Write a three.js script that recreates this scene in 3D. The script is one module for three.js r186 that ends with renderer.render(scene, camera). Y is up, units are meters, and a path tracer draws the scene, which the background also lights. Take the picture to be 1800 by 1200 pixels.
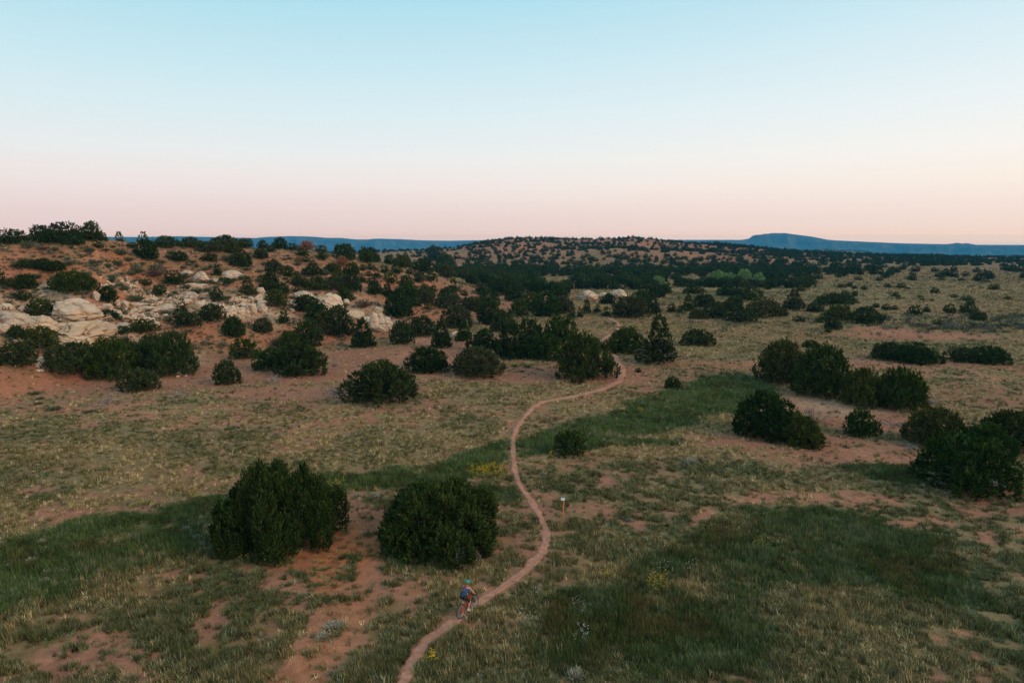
import * as THREE from 'three';
import { MarchingCubes } from 'three/addons/objects/MarchingCubes.js';
import { mergeGeometries, mergeVertices } from 'three/addons/utils/BufferGeometryUtils.js';

// ---------------------------------------------------------------- camera, sky, sun, exposure
const scene = new THREE.Scene();
const CAM_Y = 17, PITCH = Math.atan(175 / 1200), FOCAL = 1200;   // a drone 17 m above the plain, 24 mm lens
const camera = new THREE.PerspectiveCamera(2 * Math.atan(600 / FOCAL) * 180 / Math.PI, 1.5, 0.5, 30000);
camera.position.set(0, CAM_Y, 0);
camera.rotation.x = -PITCH;
scene.add(camera);
const renderer = new THREE.WebGLRenderer();
renderer.toneMapping = THREE.LinearToneMapping;
renderer.toneMappingExposure = 1.0;
renderer.shadowMap.enabled = true;

const lin = (c) => { c /= 255; return c <= 0.04045 ? c / 12.92 : ((c + 0.055) / 1.055) ** 2.4; };
const clamp = (x, a = 0, b = 1) => Math.min(b, Math.max(a, x));
const mix = (a, b, t) => a + (b - a) * t;
const smooth = (a, b, x) => { const t = clamp((x - a) / (b - a)); return t * t * (3 - 2 * t); };
const table = (rows, x, k = 1) => {
  if (x <= rows[0][0]) return rows[0][k];
  for (let i = 1; i < rows.length; i++) if (x <= rows[i][0]) { const a = rows[i - 1], b = rows[i]; return mix(a[k], b[k], (x - a[0]) / (b[0] - a[0])); }
  return rows[rows.length - 1][k];
};
const HAZE = 0.0001;
const SUN_AZ = 118 * Math.PI / 180;                              // the sun has just set, behind the camera's right shoulder
const sunSide = new THREE.Vector3(Math.sin(SUN_AZ), 0, -Math.cos(SUN_AZ));
{
  const away = [[0, 221, 208, 215], [2.1, 230, 214, 215], [4.4, 238, 229, 228], [6.6, 233, 237, 238], [10.1, 216, 237, 243], [14.3, 194, 230, 241], [18.3, 172, 222, 239], [30, 162, 211, 230], [60, 160, 202, 220], [90, 160, 201, 218]];
  const near = [[0, 242, 222, 216], [2.1, 248, 230, 222], [4.4, 254, 243, 231], [6.6, 252, 248, 242], [10.1, 240, 246, 248], [14.3, 222, 240, 247], [18.3, 200, 232, 244], [30, 182, 218, 232], [60, 165, 204, 220], [90, 160, 201, 218]];
  const glow = [0.06, 0.39, 0.69];                                // the haze's own light: this sky is what lies behind it
  const W = 256, H = 2048, data = new Float32Array(W * H * 4);
  for (let j = 0; j < H; j++) {
    const el = Math.max(0, ((j + 0.5) / H - 0.5) * 180), high = 87 / Math.tan(Math.max(el, 0.05) * Math.PI / 180);
    for (let i = 0; i < W; i++) {
      const a = ((i + 0.5) / W - 0.5) * 2 * Math.PI, c = Math.cos(a) * sunSide.x + Math.sin(a) * sunSide.z, t = smooth(-1, 0.65, c), clear = Math.exp(-HAZE * Math.min(8200 / Math.max(Math.abs(Math.cos(a)), Math.abs(Math.sin(a))), high));
      for (let k = 0; k < 3; k++) data[(j * W + i) * 4 + k] = (mix(lin(table(away, el, k + 1)), lin(table(near, el, k + 1)), t) - glow[k] * (1 - clear)) / clear;
      data[(j * W + i) * 4 + 3] = 1;
    }
  }
  const sky = new THREE.DataTexture(data, W, H, THREE.RGBAFormat, THREE.FloatType);
  sky.mapping = THREE.EquirectangularReflectionMapping;
  sky.magFilter = THREE.LinearFilter; sky.wrapS = THREE.RepeatWrapping; sky.needsUpdate = true;
  scene.background = sky; scene.environment = sky;
}
const sun = new THREE.DirectionalLight(new THREE.Color(1.0, 0.7, 0.45), 2.1);   // the afterglow, low and very soft
sun.position.set(sunSide.x * 400, 195, sunSide.z * 400);
sun.castShadow = true; sun.shadow.radius = 60; sun.shadow.mapSize.set(4096, 4096);
Object.assign(sun.shadow.camera, { left: -260, right: 260, top: 260, bottom: -260, near: 1, far: 1500 });
scene.add(sun, sun.target);
scene.fog = new THREE.FogExp2(new THREE.Color().setRGB(0.08, 0.56, 1.0), HAZE);

// ---------------------------------------------------------------- helpers
function rng(seed) { let s = seed >>> 0; return () => { s = (s + 0x6D2B79F5) >>> 0; let t = Math.imul(s ^ (s >>> 15), 1 | s); t = (t + Math.imul(t ^ (t >>> 7), 61 | t)) ^ t; return ((t ^ (t >>> 14)) >>> 0) / 4294967296; }; }
const hash = (x, y) => { let h = Math.imul(x | 0, 374761393) + Math.imul(y | 0, 668265263); h = Math.imul(h ^ (h >>> 13), 1274126177); return ((h ^ (h >>> 16)) >>> 0) / 4294967296; };
function noise(x, y) { const i = Math.floor(x), j = Math.floor(y), u = x - i, v = y - j, a = u * u * (3 - 2 * u), b = v * v * (3 - 2 * v); return mix(mix(hash(i, j), hash(i + 1, j), a), mix(hash(i, j + 1), hash(i + 1, j + 1), a), b); }
const fbm = (x, y, n = 4) => { let s = 0, a = 0.5, t = 0; for (let k = 0; k < n; k++) { s += a * noise(x, y); t += a; a *= 0.5; x = x * 2.03 + 17.1; y = y * 2.03 + 5.7; } return s / t; };
const taken = {};
const numbered = (n) => { taken[n] = (taken[n] ?? -1) + 1; return taken[n] ? n + '_' + String(taken[n]).padStart(3, '0') : n; };
function tag(o, label, category, group, kind) { o.userData.label = label; if (category) o.userData.category = category; if (group) o.userData.group = group; if (kind) o.userData.kind = kind; return o; }
function thing(name, label, category, group) { const o = new THREE.Group(); o.name = numbered(name); scene.add(o); return tag(o, label, category, group); }
function part(name, geo, mat, parent) { const m = new THREE.Mesh(geo, mat); m.name = parent === scene ? numbered(name) : name; m.castShadow = m.receiveShadow = true; parent.add(m); return m; }
const mat = (r, g, b, rough = 0.9, more = {}) => { const m = new THREE.MeshStandardMaterial({ roughness: rough, ...more }); m.color.setRGB(r, g, b); return m; };
const leafy = (more = {}) => new THREE.MeshPhysicalMaterial({ roughness: 1, specularIntensity: 0.12, vertexColors: true, flatShading: true, side: THREE.DoubleSide, ...more });
function geometry(pos, idx, col) { const g = new THREE.BufferGeometry(); g.setAttribute('position', new THREE.Float32BufferAttribute(pos, 3)); if (col) g.setAttribute('color', new THREE.Float32BufferAttribute(col, 3)); if (idx) g.setIndex(idx); return g; }

// ---------------------------------------------------------------- the lie of the land
const bearing = (x, z) => 900 + 1200 * Math.tan(clamp(Math.atan2(x, -z), -1.2, 1.2));   // compass bearing from the survey point
const RIDGE = [[-900, 86, 140, 19], [0, 92, 150, 17.2], [170, 97, 150, 18], [260, 100, 158, 16.6], [400, 106, 168, 15.9], [550, 114, 182, 14.7], [620, 118, 190, 12.8], [700, 124, 200, 9.8], [750, 130, 205, 7.4], [800, 140, 212, 4.6], [870, 165, 225, 1.6], [960, 200, 235, 0]];
const HILL = [[560, 0], [700, 4.5], [745, 5.5], [800, 8.5], [855, 17], [905, 21.2], [950, 21], [1000, 19.6], [1060, 20], [1110, 22], [1135, 20.4], [1200, 15.6], [1300, 10.6], [1400, 4.6], [1520, 1.6], [1640, 0]];
const NEARHILL = [[1270, 0], [1330, 9], [1400, 17], [1450, 20], [1500, 17], [1560, 6], [1620, 1], [1690, 2], [1740, 6], [1800, 9], [2000, 8]];
function H(x, z) {
  const r = Math.hypot(x, z), b = bearing(x, z), behind = z > 0 ? smooth(0, 60, z) : 0;
  let y = (fbm(x * 0.02 + 3, z * 0.02, 3) - 0.5) * 1.1 * smooth(20, 90, r) + (fbm(x * 0.11, z * 0.11 + 9, 3) - 0.5) * 0.35 + (noise(x * 0.7, z * 0.7) - 0.5) * 0.05;
  if (b < 960) {
    const wob = (fbm(x * 0.03 + 40, z * 0.03, 3) - 0.5) * 16, df = table(RIDGE, b) + wob, dc = table(RIDGE, b, 2), hc = table(RIDGE, b, 3), t = (r - df) / (dc - df);
    if (t > 0) {
      let s = t < 1 ? 0.45 * t + 0.55 * smooth(-0.1, 1, t) - 0.015 : 1 - 0.85 * smooth(0, 1, (r - dc) / 190);
      s = Math.max(0, s) * smooth(0, 0.12, t);
      const gully = (fbm(b * 0.012, 3.3, 2) + fbm(x * 0.06 + 11, z * 0.06, 3) - 1) * 4.2 * smooth(0, 0.4, t) * (1 - smooth(0.7, 1.0, t)) * Math.min(1, hc / 8);
      y += hc * s * (1 - behind) + gully + (fbm(x * 0.25, z * 0.25, 3) - 0.5) * 0.9 * smooth(0.05, 0.3, t) * (1 - smooth(1, 2, t));
    }
  }
  if (r > 380) {
    const t = (r - 400) / 450, hc = table(HILL, b);
    if (t > 0) y += hc * (t < 1 ? smooth(0, 1, t) * 0.6 + t * 0.4 : 1 - smooth(0, 1, (r - 850) / 420)) + (fbm(x * 0.012, z * 0.012 + 5, 4) - 0.5) * 11 * Math.min(1, hc / 12) * smooth(0, 0.4, t) * (1 - 0.75 * smooth(0.8, 1, t)) * (1 - smooth(1.2, 2, t));
  }
  if (r > 900) y -= (r - 900) * 0.0205 + (fbm(x * 0.004, z * 0.004, 3) - 0.5) * 5 * smooth(900, 1800, r);
  if (r > 2000) y += 1.5 * table(NEARHILL, b) * smooth(2300, 3000, r) * (1 - smooth(3000, 4000, r)) * (0.8 + 0.5 * fbm(b * 0.02, r * 0.004, 3));
  return y;
}
const cp = Math.cos(PITCH), sp = Math.sin(PITCH);
function sight(px, py) { const u = (px - 900) / FOCAL, v = (600 - py) / FOCAL; return new THREE.Vector3(u, v * cp - sp, -cp - v * sp); }
// where a line of sight from the survey point meets the ground: gives each object its real place on the land
function spot(px, py, most = 4000) {
  const d = sight(px, py); let s0 = 12, s = 12, p = new THREE.Vector3();
  for (; s < most; s *= 1.006) {
    const y = CAM_Y + d.y * s;
    if (y < H(d.x * s, d.z * s)) { let a = s0, b = s; for (let k = 0; k < 20; k++) { const m = (a + b) / 2; if (CAM_Y + d.y * m < H(d.x * m, d.z * m)) b = m; else a = m; } s = b; break; }
    s0 = s;
  }
  s = Math.min(s, most);
  return p.set(d.x * s, H(d.x * s, d.z * s), d.z * s);
}
const depthOf = (p) => -p.z * cp + (CAM_Y - p.y) * sp;
const topAt = (px, py, p) => { const d = sight(px, py); return CAM_Y + d.y * (p.z / d.z); };
const crestMost = (px) => (px < 760 ? table(RIDGE, px, 2) + 6 : 4000);

// ---------------------------------------------------------------- what grows where
const TW = 0.8, line = (pts) => pts.map(([px, py, w]) => { const p = spot(px, py); return [p.x, p.z, w]; });
function nearLine(l, x, z) { let best = 1e9; for (let i = 1; i < l.length; i++) { const [ax, az, aw] = l[i - 1], [bx, bz, bw] = l[i], dx = bx - ax, dz = bz - az, t = clamp(((x - ax) * dx + (z - az) * dz) / (dx * dx + dz * dz)), q = Math.hypot(x - ax - dx * t, z - az - dz * t) / mix(aw, bw, t); if (q < best) best = q; } return best; }
const blobs = (rows) => rows.map(([px, py, rx, rz, s = 1]) => { const p = spot(px, py, crestMost(px)); return [p.x, p.z, rx, rz, s]; });
function inBlobs(list, x, z, wob) { let v = 0; for (const [cx, cz, rx, rz, s] of list) { const q = Math.hypot((x - cx) / rx, (z - cz) / rz) + wob; if (q < 1.25) v = Math.max(v, s * (1 - smooth(0.55, 1.25, q))); } return v; }
const TRAIL = [[640, 1290, 0.34], [690, 1225, 0.34], [706, 1200, 0.34], [733, 1146, 0.33], [775, 1107, 0.31], [812, 1083, 0.3], [845, 1056, 0.3], [890, 1027, 0.3], [925, 1000, 0.33], [950, 974, 0.36], [959, 950, 0.33], [957, 925, 0.3], [940, 892, 0.29], [919, 862, 0.27], [908, 838, 0.25], [903, 810, 0.24], [901, 785, 0.26], [905, 760, 0.27], [918, 738, 0.3], [936, 717, 0.33], [953, 707, 0.36], [985, 701, 0.4], [1030, 692, 0.45], [1065, 682, 0.45], [1088, 668, 0.5], [1094, 652, 0.5], [1086, 634, 0.5], [1072, 616, 0.5], [1063, 604, 0.5], [1064, 594, 0.5], [1076, 587, 0.5], [1087, 577, 0.5], [1082, 565, 0.5], [1060, 555, 0.5]];
const trailPts = line(TRAIL.map(([a, b, w]) => [a, b, Math.min(w, 0.46) * TW]));
const swale = line([[-150, 1090, 5], [0, 1010, 5.6], [150, 965, 5], [330, 925, 4], [470, 880, 2.8], [600, 852, 2.4], [780, 833, 2.6], [900, 790, 2.6], [1050, 768, 4], [1180, 725, 5.5], [1260, 695, 6.5], [1310, 668, 5]]);
const track = line([[640, 915, 1.5], [615, 960, 2.0], [585, 1000, 1.9], [615, 1045, 1.3], [600, 1090, 1.05], [572, 1130, 0.95], [545, 1170, 0.9], [510, 1215, 0.9]]);
const lushArea = line([[1010, 1130, 2.4], [1180, 1040, 3.4], [1330, 975, 4.8], [1470, 955, 5.4], [1570, 1000, 3.6]]);
const lushBlobs = blobs([[1590, 832, 5, 2.2], [1100, 775, 6, 2.2, 1], [1380, 1070, 7, 4, 0.55], [1180, 1130, 5, 2.5, 0.6], [740, 990, 4, 1.6, 0.7], [830, 870, 4, 2, 0.8], [1290, 520, 40, 22, 0.35], [1560, 668, 9, 4, 0.7], [1700, 606, 18, 2, 0.5]]);
const bareBlobs = blobs([[610, 965, 2.1, 6, 1], [560, 1010, 3.5, 2.4, 0.75], [690, 1030, 4, 2, 0.4], [360, 1090, 5, 2, 0.25], [150, 1160, 4, 2, 0.25], [1720, 960, 9, 6, 0.22], [1740, 880, 6, 3, 0.35], [200, 905, 6, 1.6, 0.7], [240, 925, 3, 0.8, 0.8], [140, 985, 1.5, 0.6, 0.8], [600, 905, 1.4, 4, 0.6],
  [340, 655, 16, 9, 1], [380, 610, 7, 14, 1], [560, 655, 18, 6, 0.8], [690, 625, 14, 8, 0.9], [100, 672, 22, 4, 0.9], [800, 600, 10, 8, 0.85], [930, 660, 14, 5, 0.6], [1050, 655, 8, 7, 0.75], [560, 690, 12, 4, 0.7], [1470, 715, 6.5, 4.5, 1], [1550, 745, 6, 3, 0.75], [1340, 775, 9, 2.5, 0.75], [1480, 800, 9, 4, 0.45], [1620, 590, 16, 5, 0.8], [1560, 580, 9, 4, 0.7], [1250, 482, 30, 6, 1], [1345, 527, 5, 6, 1], [1700, 640, 14, 4, 0.3], [1450, 640, 22, 5, 0.4], [1560, 795, 6, 3, 0.55], [1420, 880, 6, 2, 0.5], [1150, 905, 7, 2.5, 0.25]]);
const orangeBlobs = blobs([[600, 970, 2, 4.6, 1], [540, 985, 3, 1.3, 0.8], [240, 918, 5, 1.4, 0.8], [140, 985, 1.4, 0.6, 0.9], [170, 480, 12, 8, 0.9], [230, 490, 10, 10, 0.8], [560, 445, 30, 12, 0.6], [1250, 482, 30, 6, 0.8]]);
const paleBlobs = blobs([[85, 515, 5, 6, 1], [150, 575, 16, 8, 0.8], [300, 530, 14, 7, 0.6], [400, 535, 14, 7, 0.7], [620, 540, 14, 7, 0.6], [1470, 715, 6, 4, 0.5]]);
const dampBlobs = blobs([[1150, 1020, 16, 12], [1500, 1040, 18, 14], [300, 1050, 14, 10], [760, 1080, 10, 7, 0.8], [1100, 880, 12, 6, 0.6], [1700, 900, 12, 10, 0.7], [150, 760, 14, 7, 0.5]]);
const meadow = [[190, -330, 210, 250, 1], [60, -150, 60, 60, 0.5], [330, -480, 200, 200, 1]];
const darkWash = blobs([[1620, 560, 22, 6, 0.8], [1770, 573, 22, 8, 0.9], [1690, 577, 14, 5, 0.7]]);
// returns [bare 0..1, lush 0..1, orange 0..1, pale 0..1]
function cover(x, z) {
  const r = Math.hypot(x, z), b = bearing(x, z), n1 = fbm(x * 0.06, z * 0.06 + 31, 3), n2 = fbm(x * 0.45 + 7, z * 0.45, 3), wob = (n2 - 0.5) * 0.9 + (n1 - 0.5) * 0.5;
  let bare = 0.24 + (n1 - 0.5) * 0.9 + (n2 - 0.5) * 0.7, lush = 0, orange = 0, pale = 0;
  if (r < 400) {
    lush = Math.max(1 - smooth(0.55, 1.2, nearLine(swale, x, z) + wob), 0.85 * (1 - smooth(0.6, 1.3, nearLine(lushArea, x, z) + wob)), inBlobs(lushBlobs, x, z, wob));
    bare += 1.25 * inBlobs(bareBlobs, x, z, wob) - lush * 0.9;
    orange = inBlobs(orangeBlobs, x, z, wob); pale = inBlobs(paleBlobs, x, z, wob);
    const tr = 1 - smooth(0.6, 1.5, nearLine(track, x, z) + wob * 0.8); bare += tr * 1.2; orange = Math.max(orange, tr * 0.45);
    const dt = nearLine(trailPts, x, z);
    bare = Math.max(bare, 0.9 - smooth(1.0, 1.9, dt + (n2 - 0.5) * 1.6));
    if (b < 960) { const df = table(RIDGE, b), dc = table(RIDGE, b, 2), t = (r - df) / (dc - df); const on = smooth(-0.12, 0.12, t) * (1 - smooth(0.97, 1.15, t)); bare = mix(bare, 0.72 + (n2 - 0.5) * 0.9 + (n1 - 0.5) * 0.6, on * (1 - 0.55 * smooth(0.8, 0.97, t))); orange = Math.max(orange, on * (0.5 * smooth(0.42, 0.65, fbm(x * 0.025 + 90, z * 0.025, 3)))); }
    bare += 0.25 * smooth(0, 1, (z + 62) / 18) * (b < 980 ? 1 : 0.2) * 0.4;
    bare -= inBlobs(darkWash, x, z, wob) * 0.7;
  } else {
    const t = (r - 400) / 450, hc = table(HILL, b);
    if (t > 0 && t < 1.3) { const on = Math.min(1, hc / 10) * smooth(0, 0.3, t); bare = mix(bare, 0.6 + (n1 - 0.5) * 1.6, on); orange = on * 0.3; }
    bare -= 0.25 * smooth(900, 1500, r);
  }
  if (r < 750) bare -= 0.3 * inBlobs(meadow, x, z, wob * 0.3) * (1 - 0.5 * orange);
  return [clamp(bare), clamp(lush * (0.5 + 0.9 * fbm(x * 0.3 + 60, z * 0.3, 3))), clamp(orange), clamp(pale)];
}

// ---------------------------------------------------------------- ground
const dirtA = [0.47, 0.21, 0.13], dirtB = [0.35, 0.15, 0.095], dirtO = [0.46, 0.165, 0.072], dirtP = [0.56, 0.38, 0.25], thatch = [0.25, 0.155, 0.075], thatchFar = [0.27, 0.205, 0.105], mossy = [0.1, 0.1, 0.042];
const m3 = (a, b, t) => [mix(a[0], b[0], t), mix(a[1], b[1], t), mix(a[2], b[2], t)];
const groundTex = (() => {
  const N = 1024, d = new Uint8Array(N * N * 4), q = new Uint8Array(N * N * 4), wrap = (f, x, y, p) => { const u = x / N, v = y / N; return mix(mix(f(u * p, v * p), f(u * p - p, v * p), u), mix(f(u * p, v * p - p), f(u * p - p, v * p - p), u), v); };
  const R = rng(5);
  for (let j = 0; j < N; j++) for (let i = 0; i < N; i++) {
    const a = wrap((x, y) => fbm(x + 50, y + 50, 4), i, j, 24), c = wrap((x, y) => noise(x + 90, y + 90), i, j, 190), s = R();
    const v = clamp(0.78 + (a - 0.5) * 0.75 + (c - 0.5) * 0.28 + (s - 0.5) * 0.12), w = clamp(v + (c - 0.5) * 0.12);
    const k = (j * N + i) * 4; d[k] = 255 * v ** 0.45; d[k + 1] = 255 * (v * 0.985) ** 0.45; d[k + 2] = 255 * (w * 0.97) ** 0.45; d[k + 3] = 255;
    q[k] = q[k + 1] = q[k + 2] = 255 * clamp(0.5 + (a - 0.5) * 1.2 + (c - 0.5) * 0.5); q[k + 3] = 255;
  }
  const make = (data, srgb) => { const t = new THREE.DataTexture(data, N, N); t.wrapS = t.wrapT = THREE.RepeatWrapping; t.magFilter = THREE.LinearFilter; t.minFilter = THREE.LinearMipmapLinearFilter; t.generateMipmaps = true; if (srgb) t.colorSpace = THREE.SRGBColorSpace; t.needsUpdate = true; return t; };
  return { map: make(d, true), bump: make(q, false) };
})();
const groundMat = new THREE.MeshPhysicalMaterial({ roughness: 1, specularIntensity: 0.15, vertexColors: true, map: groundTex.map, bumpMap: groundTex.bump, bumpScale: 0.05 });
function groundColor(x, z) {
  const r = Math.hypot(x, z), [bare, lush, orange, pale] = cover(x, z), n = fbm(x * 0.9, z * 0.9 + 4, 2), n2 = fbm(x * 0.13 + 70, z * 0.13, 3);
  let dirt = m3(m3(dirtA, dirtB, clamp(n2 * 1.6 - 0.3)), dirtO, orange); dirt = m3(dirt, dirtP, pale);
  let g = m3(m3(thatch, thatchFar, clamp(fbm(x * 0.012 + 5, z * 0.012, 3) * 2.4 - 0.7)), [0.34, 0.165, 0.09], clamp((n2 - 0.35) * 1.6)); g = m3(g, mossy, lush * clamp(0.3 + n));
  const t = smooth(0.3, 0.7, bare + (n - 0.5) * 0.9); let c = m3(g, dirt, t);
  const wash = r < 400 ? inBlobs(darkWash, x, z, (n - 0.5) * 0.8) : 0; c = m3(c, [0.2, 0.15, 0.09], wash * 0.25);
  if (r > 900) c = m3(c, [0.045, 0.06, 0.035], smooth(900, 2200, r) * clamp(0.35 + 1.3 * (fbm(x * 0.003, z * 0.003 + 8, 4) - 0.3)));
  return c;
}
{
  const radii = [0.5, 6, 12, 16]; let r = 18; while (r < 7300) { radii.push(r); r *= r < 130 ? 1.0095 : r < 1000 ? 1.0125 : 1.05; }
  const angles = []; for (let k = 0; k < 30; k++) angles.push(-Math.PI + (Math.PI - 0.86) * k / 30); for (let k = 0; k <= 460; k++) angles.push(-0.86 + 1.72 * k / 460); for (let k = 1; k <= 30; k++) angles.push(0.86 + (Math.PI - 0.86) * k / 30);
  const n = angles.length, pos = [], col = [], uv = [], idx = [];
  for (const q of radii) for (const a of angles) { const x = Math.sin(a) * q, z = -Math.cos(a) * q, c = groundColor(x, z); pos.push(x, H(x, z), z); col.push(c[0], c[1], c[2]); uv.push(x / 9, z / 9); }
  for (let j = 0; j + 1 < radii.length; j++) for (let i = 0; i + 1 < n; i++) { const a = j * n + i, b = a + n; idx.push(a, a + 1, b, a + 1, b + 1, b); }
  const g = geometry(pos, idx, col); g.setAttribute('uv', new THREE.Float32BufferAttribute(uv, 2)); g.computeVertexNormals();
  tag(part('ground', g, groundMat, scene), 'dry grassland of red soil rising into a sandy ridge', 'ground', null, 'structure');
}
// distant mesas on the skyline: a face, a cliff band and a flat top
function mesa(name, label, b0, b1, r0, tops, floor) {
  const cols = 600, rows = [[0, 0], [0.25, 0.2], [0.45, 0.4], [0.6, 0.56], [0.68, 0.66], [0.71, 0.86], [0.8, 0.94], [0.9, 1], [1.3, 1.0], [1.5, 0.9], [1.6, 0]], pos = [], idx = [], col = [], fine = Array.from({ length: 49 }, (_, k) => [1.6 * k / 48, table(rows, 1.6 * k / 48)]);
  for (const [dr, f] of fine) for (let i = 0; i <= cols; i++) {
    const b = mix(b0, b1, i / cols), a = Math.atan((b - 900) / 1200), cliff = (fbm(b * 0.025, 2 + dr * 1.5, 4) - 0.5) * 420 * (1 - smooth(0.8, 1, dr)), q = r0 + dr * 900 + cliff, top = CAM_Y + (425 - table(tops, b)) / 1200 * (r0 + 810) * Math.hypot(1, Math.tan(a)) * 0.99;
    const end = smooth(0, 0.02, i / cols) * (1 - smooth(0.98, 1, i / cols));
    pos.push(Math.sin(a) * q, floor + (top - floor) * f * end + (f > 0 && f < 0.9 ? (fbm(b * 0.07, dr * 9, 4) - 0.5) * 26 : 0), -Math.cos(a) * q);
    const m = m3([0.036, 0.036, 0.028], [0.12, 0.09, 0.065], clamp(fbm(b * 0.09, dr * 26 + 3, 4) * 2.6 - 0.95)); col.push(...m);
  }
  for (let j = 0; j + 1 < fine.length; j++) for (let i = 0; i < cols; i++) { const a = j * (cols + 1) + i, b = a + cols + 1; idx.push(a, a + 1, b, a + 1, b + 1, b); }
  const g = geometry(pos, idx, col); g.computeVertexNormals();
  return tag(part(name, g, new THREE.MeshPhysicalMaterial({ roughness: 1, specularIntensity: 0.15, vertexColors: true }), scene), label, 'mesa', null, 'structure');
}
mesa('distant_mesa', 'long blue flat-topped mesa with a raised butte on the skyline', 840, 2200, 6200, [[840, 422], [1130, 421.5], [1300, 421.8], [1312, 420], [1317, 416.6], [1321, 414.4], [1334, 413.8], [1337, 412.8], [1347, 412.4], [1350, 411.6], [1376, 411.8], [1384, 413], [1402, 415], [1424, 417.6], [1446, 421.4], [1462, 422.8], [1520, 425], [1580, 427], [1700, 428.6], [1800, 428.6], [2200, 428]], -150);
mesa('distant_mesa', 'low blue mesa line behind the red juniper ridge', -700, 880, 6600, [[-700, 419], [250, 418.4], [320, 417], [420, 418.6], [455, 419], [470, 417.4], [515, 415.8], [548, 416.4], [580, 418.4], [603, 418.4], [630, 421], [652, 420.8], [662, 419.4], [700, 420.2], [745, 422.4], [790, 423], [850, 422], [880, 422]], -150);
mesa('distant_peak', 'faint pair of peaks far beyond the blue mesa', 1620, 1735, 6900, [[1620, 431], [1650, 428.4], [1668, 427], [1676, 426], [1684, 427.2], [1692, 426.4], [1705, 428.2], [1735, 431]], -150);

// ---------------------------------------------------------------- trail
{
  const curve = new THREE.CatmullRomCurve3(trailPts.map(([x, z]) => new THREE.Vector3(x, 0, z)), false, 'centripetal'), N = 900, pos = [], col = [], uv = [], idx = [], R = rng(77), off = [-1.18, -0.9, -0.35, 0.35, 0.9, 1.18];
  for (let i = 0; i <= N; i++) {
    const t = i / N, p = curve.getPoint(t), q = curve.getTangent(t), k = t * (trailPts.length - 1), w = mix(trailPts[Math.floor(k)][2], trailPts[Math.min(trailPts.length - 1, Math.floor(k) + 1)][2], k % 1), r = Math.hypot(p.x, p.z), w2 = w * (0.75 + 0.55 * fbm(t * 60, 4, 3)), nx = q.z, nz = -q.x, nl = Math.hypot(nx, nz);
    off.forEach((o, j) => { const e = Math.abs(o) > 0.5 ? 1 + (fbm(i * 0.16 + (o > 0 ? 50 : 0), o, 3) - 0.5) * 1.1 : 1, x = p.x + nx / nl * o * w2 * e, z = p.z + nz / nl * o * w2 * e; pos.push(x, H(x, z) + (Math.abs(o) > 1 ? -0.06 : Math.abs(o) > 0.5 ? 0.02 + r * 0.0004 : 0.005 + r * 0.0004), z); const n = fbm(x * 2.5, z * 2.5, 3), c = m3([0.6, 0.285, 0.195], [0.52, 0.235, 0.155], clamp(n * 1.8 - 0.4)); col.push(...c); uv.push(x / 5, z / 5); });
  }
  for (let i = 0; i < N; i++) for (let j = 0; j + 1 < off.length; j++) { const a = i * off.length + j, b = a + off.length; idx.push(a, b, a + 1, a + 1, b, b + 1); }
  const g = geometry(pos, idx, col); g.setAttribute('uv', new THREE.Float32BufferAttribute(uv, 2)); g.computeVertexNormals();
  tag(part('trail', g, new THREE.MeshPhysicalMaterial({ roughness: 1, specularIntensity: 0.15, vertexColors: true, map: groundTex.map, bumpMap: groundTex.bump, bumpScale: 0.02 }), scene), 'narrow pink dirt singletrack winding through the grass', 'trail', null, 'structure');
}

// ---------------------------------------------------------------- foliage geometry
const V = (x, y, z) => new THREE.Vector3(x, y, z);
class Leaves {
  constructor() { this.pos = []; this.idx = []; this.col = []; }
  spindle(p, d, L, R, c, sides = 3, turn = 0) {
    const s = this.pos.length / 3, ref = Math.abs(d.y) < 0.9 ? V(0, 1, 0) : V(1, 0, 0), u = V().crossVectors(d, ref).normalize(), v = V().crossVectors(d, u);
    this.pos.push(p.x, p.y, p.z);
    for (let k = 0; k < sides; k++) { const a = turn + k * 2 * Math.PI / sides, x = Math.cos(a) * R, y = Math.sin(a) * R; this.pos.push(p.x + d.x * L * 0.5 + u.x * x + v.x * y, p.y + d.y * L * 0.5 + u.y * x + v.y * y, p.z + d.z * L * 0.5 + u.z * x + v.z * y); }
    this.pos.push(p.x + d.x * L, p.y + d.y * L, p.z + d.z * L);
    for (let k = 0; k < sides; k++) { const a = s + 1 + k, b = s + 1 + (k + 1) % sides; this.idx.push(s, b, a, a, b, s + 1 + sides); }
    for (let k = 0; k < sides + 2; k++) this.col.push(c[0], c[1], c[2]);
  }
  blade(p, d, side, L, W, c) { const s = this.pos.length / 3; this.pos.push(p.x - side.x * W, p.y, p.z - side.z * W, p.x + side.x * W, p.y, p.z + side.z * W, p.x + d.x * L, p.y + d.y * L, p.z + d.z * L); this.idx.push(s, s + 1, s + 2); for (let k = 0; k < 3; k++) this.col.push(c[0], c[1], c[2]); }
  ball(c, rx, ry, rz, color) { const g = new THREE.IcosahedronGeometry(1, 1), a = mergeVertices(g), P = a.attributes.position, s = this.pos.length / 3; for (let k = 0; k < P.count; k++) { const w = 0.85 + 0.3 * hash(k * 7 + Math.floor(c.x * 91), Math.floor(c.y * 57)); this.pos.push(c.x + P.getX(k) * rx * w, Math.max(0.02, c.y + P.getY(k) * ry * w), c.z + P.getZ(k) * rz * w); this.col.push(...color); } for (const i of a.index.array) this.idx.push(s + i); }
  geo() { return geometry(this.pos, this.idx, this.col); }
}
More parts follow.
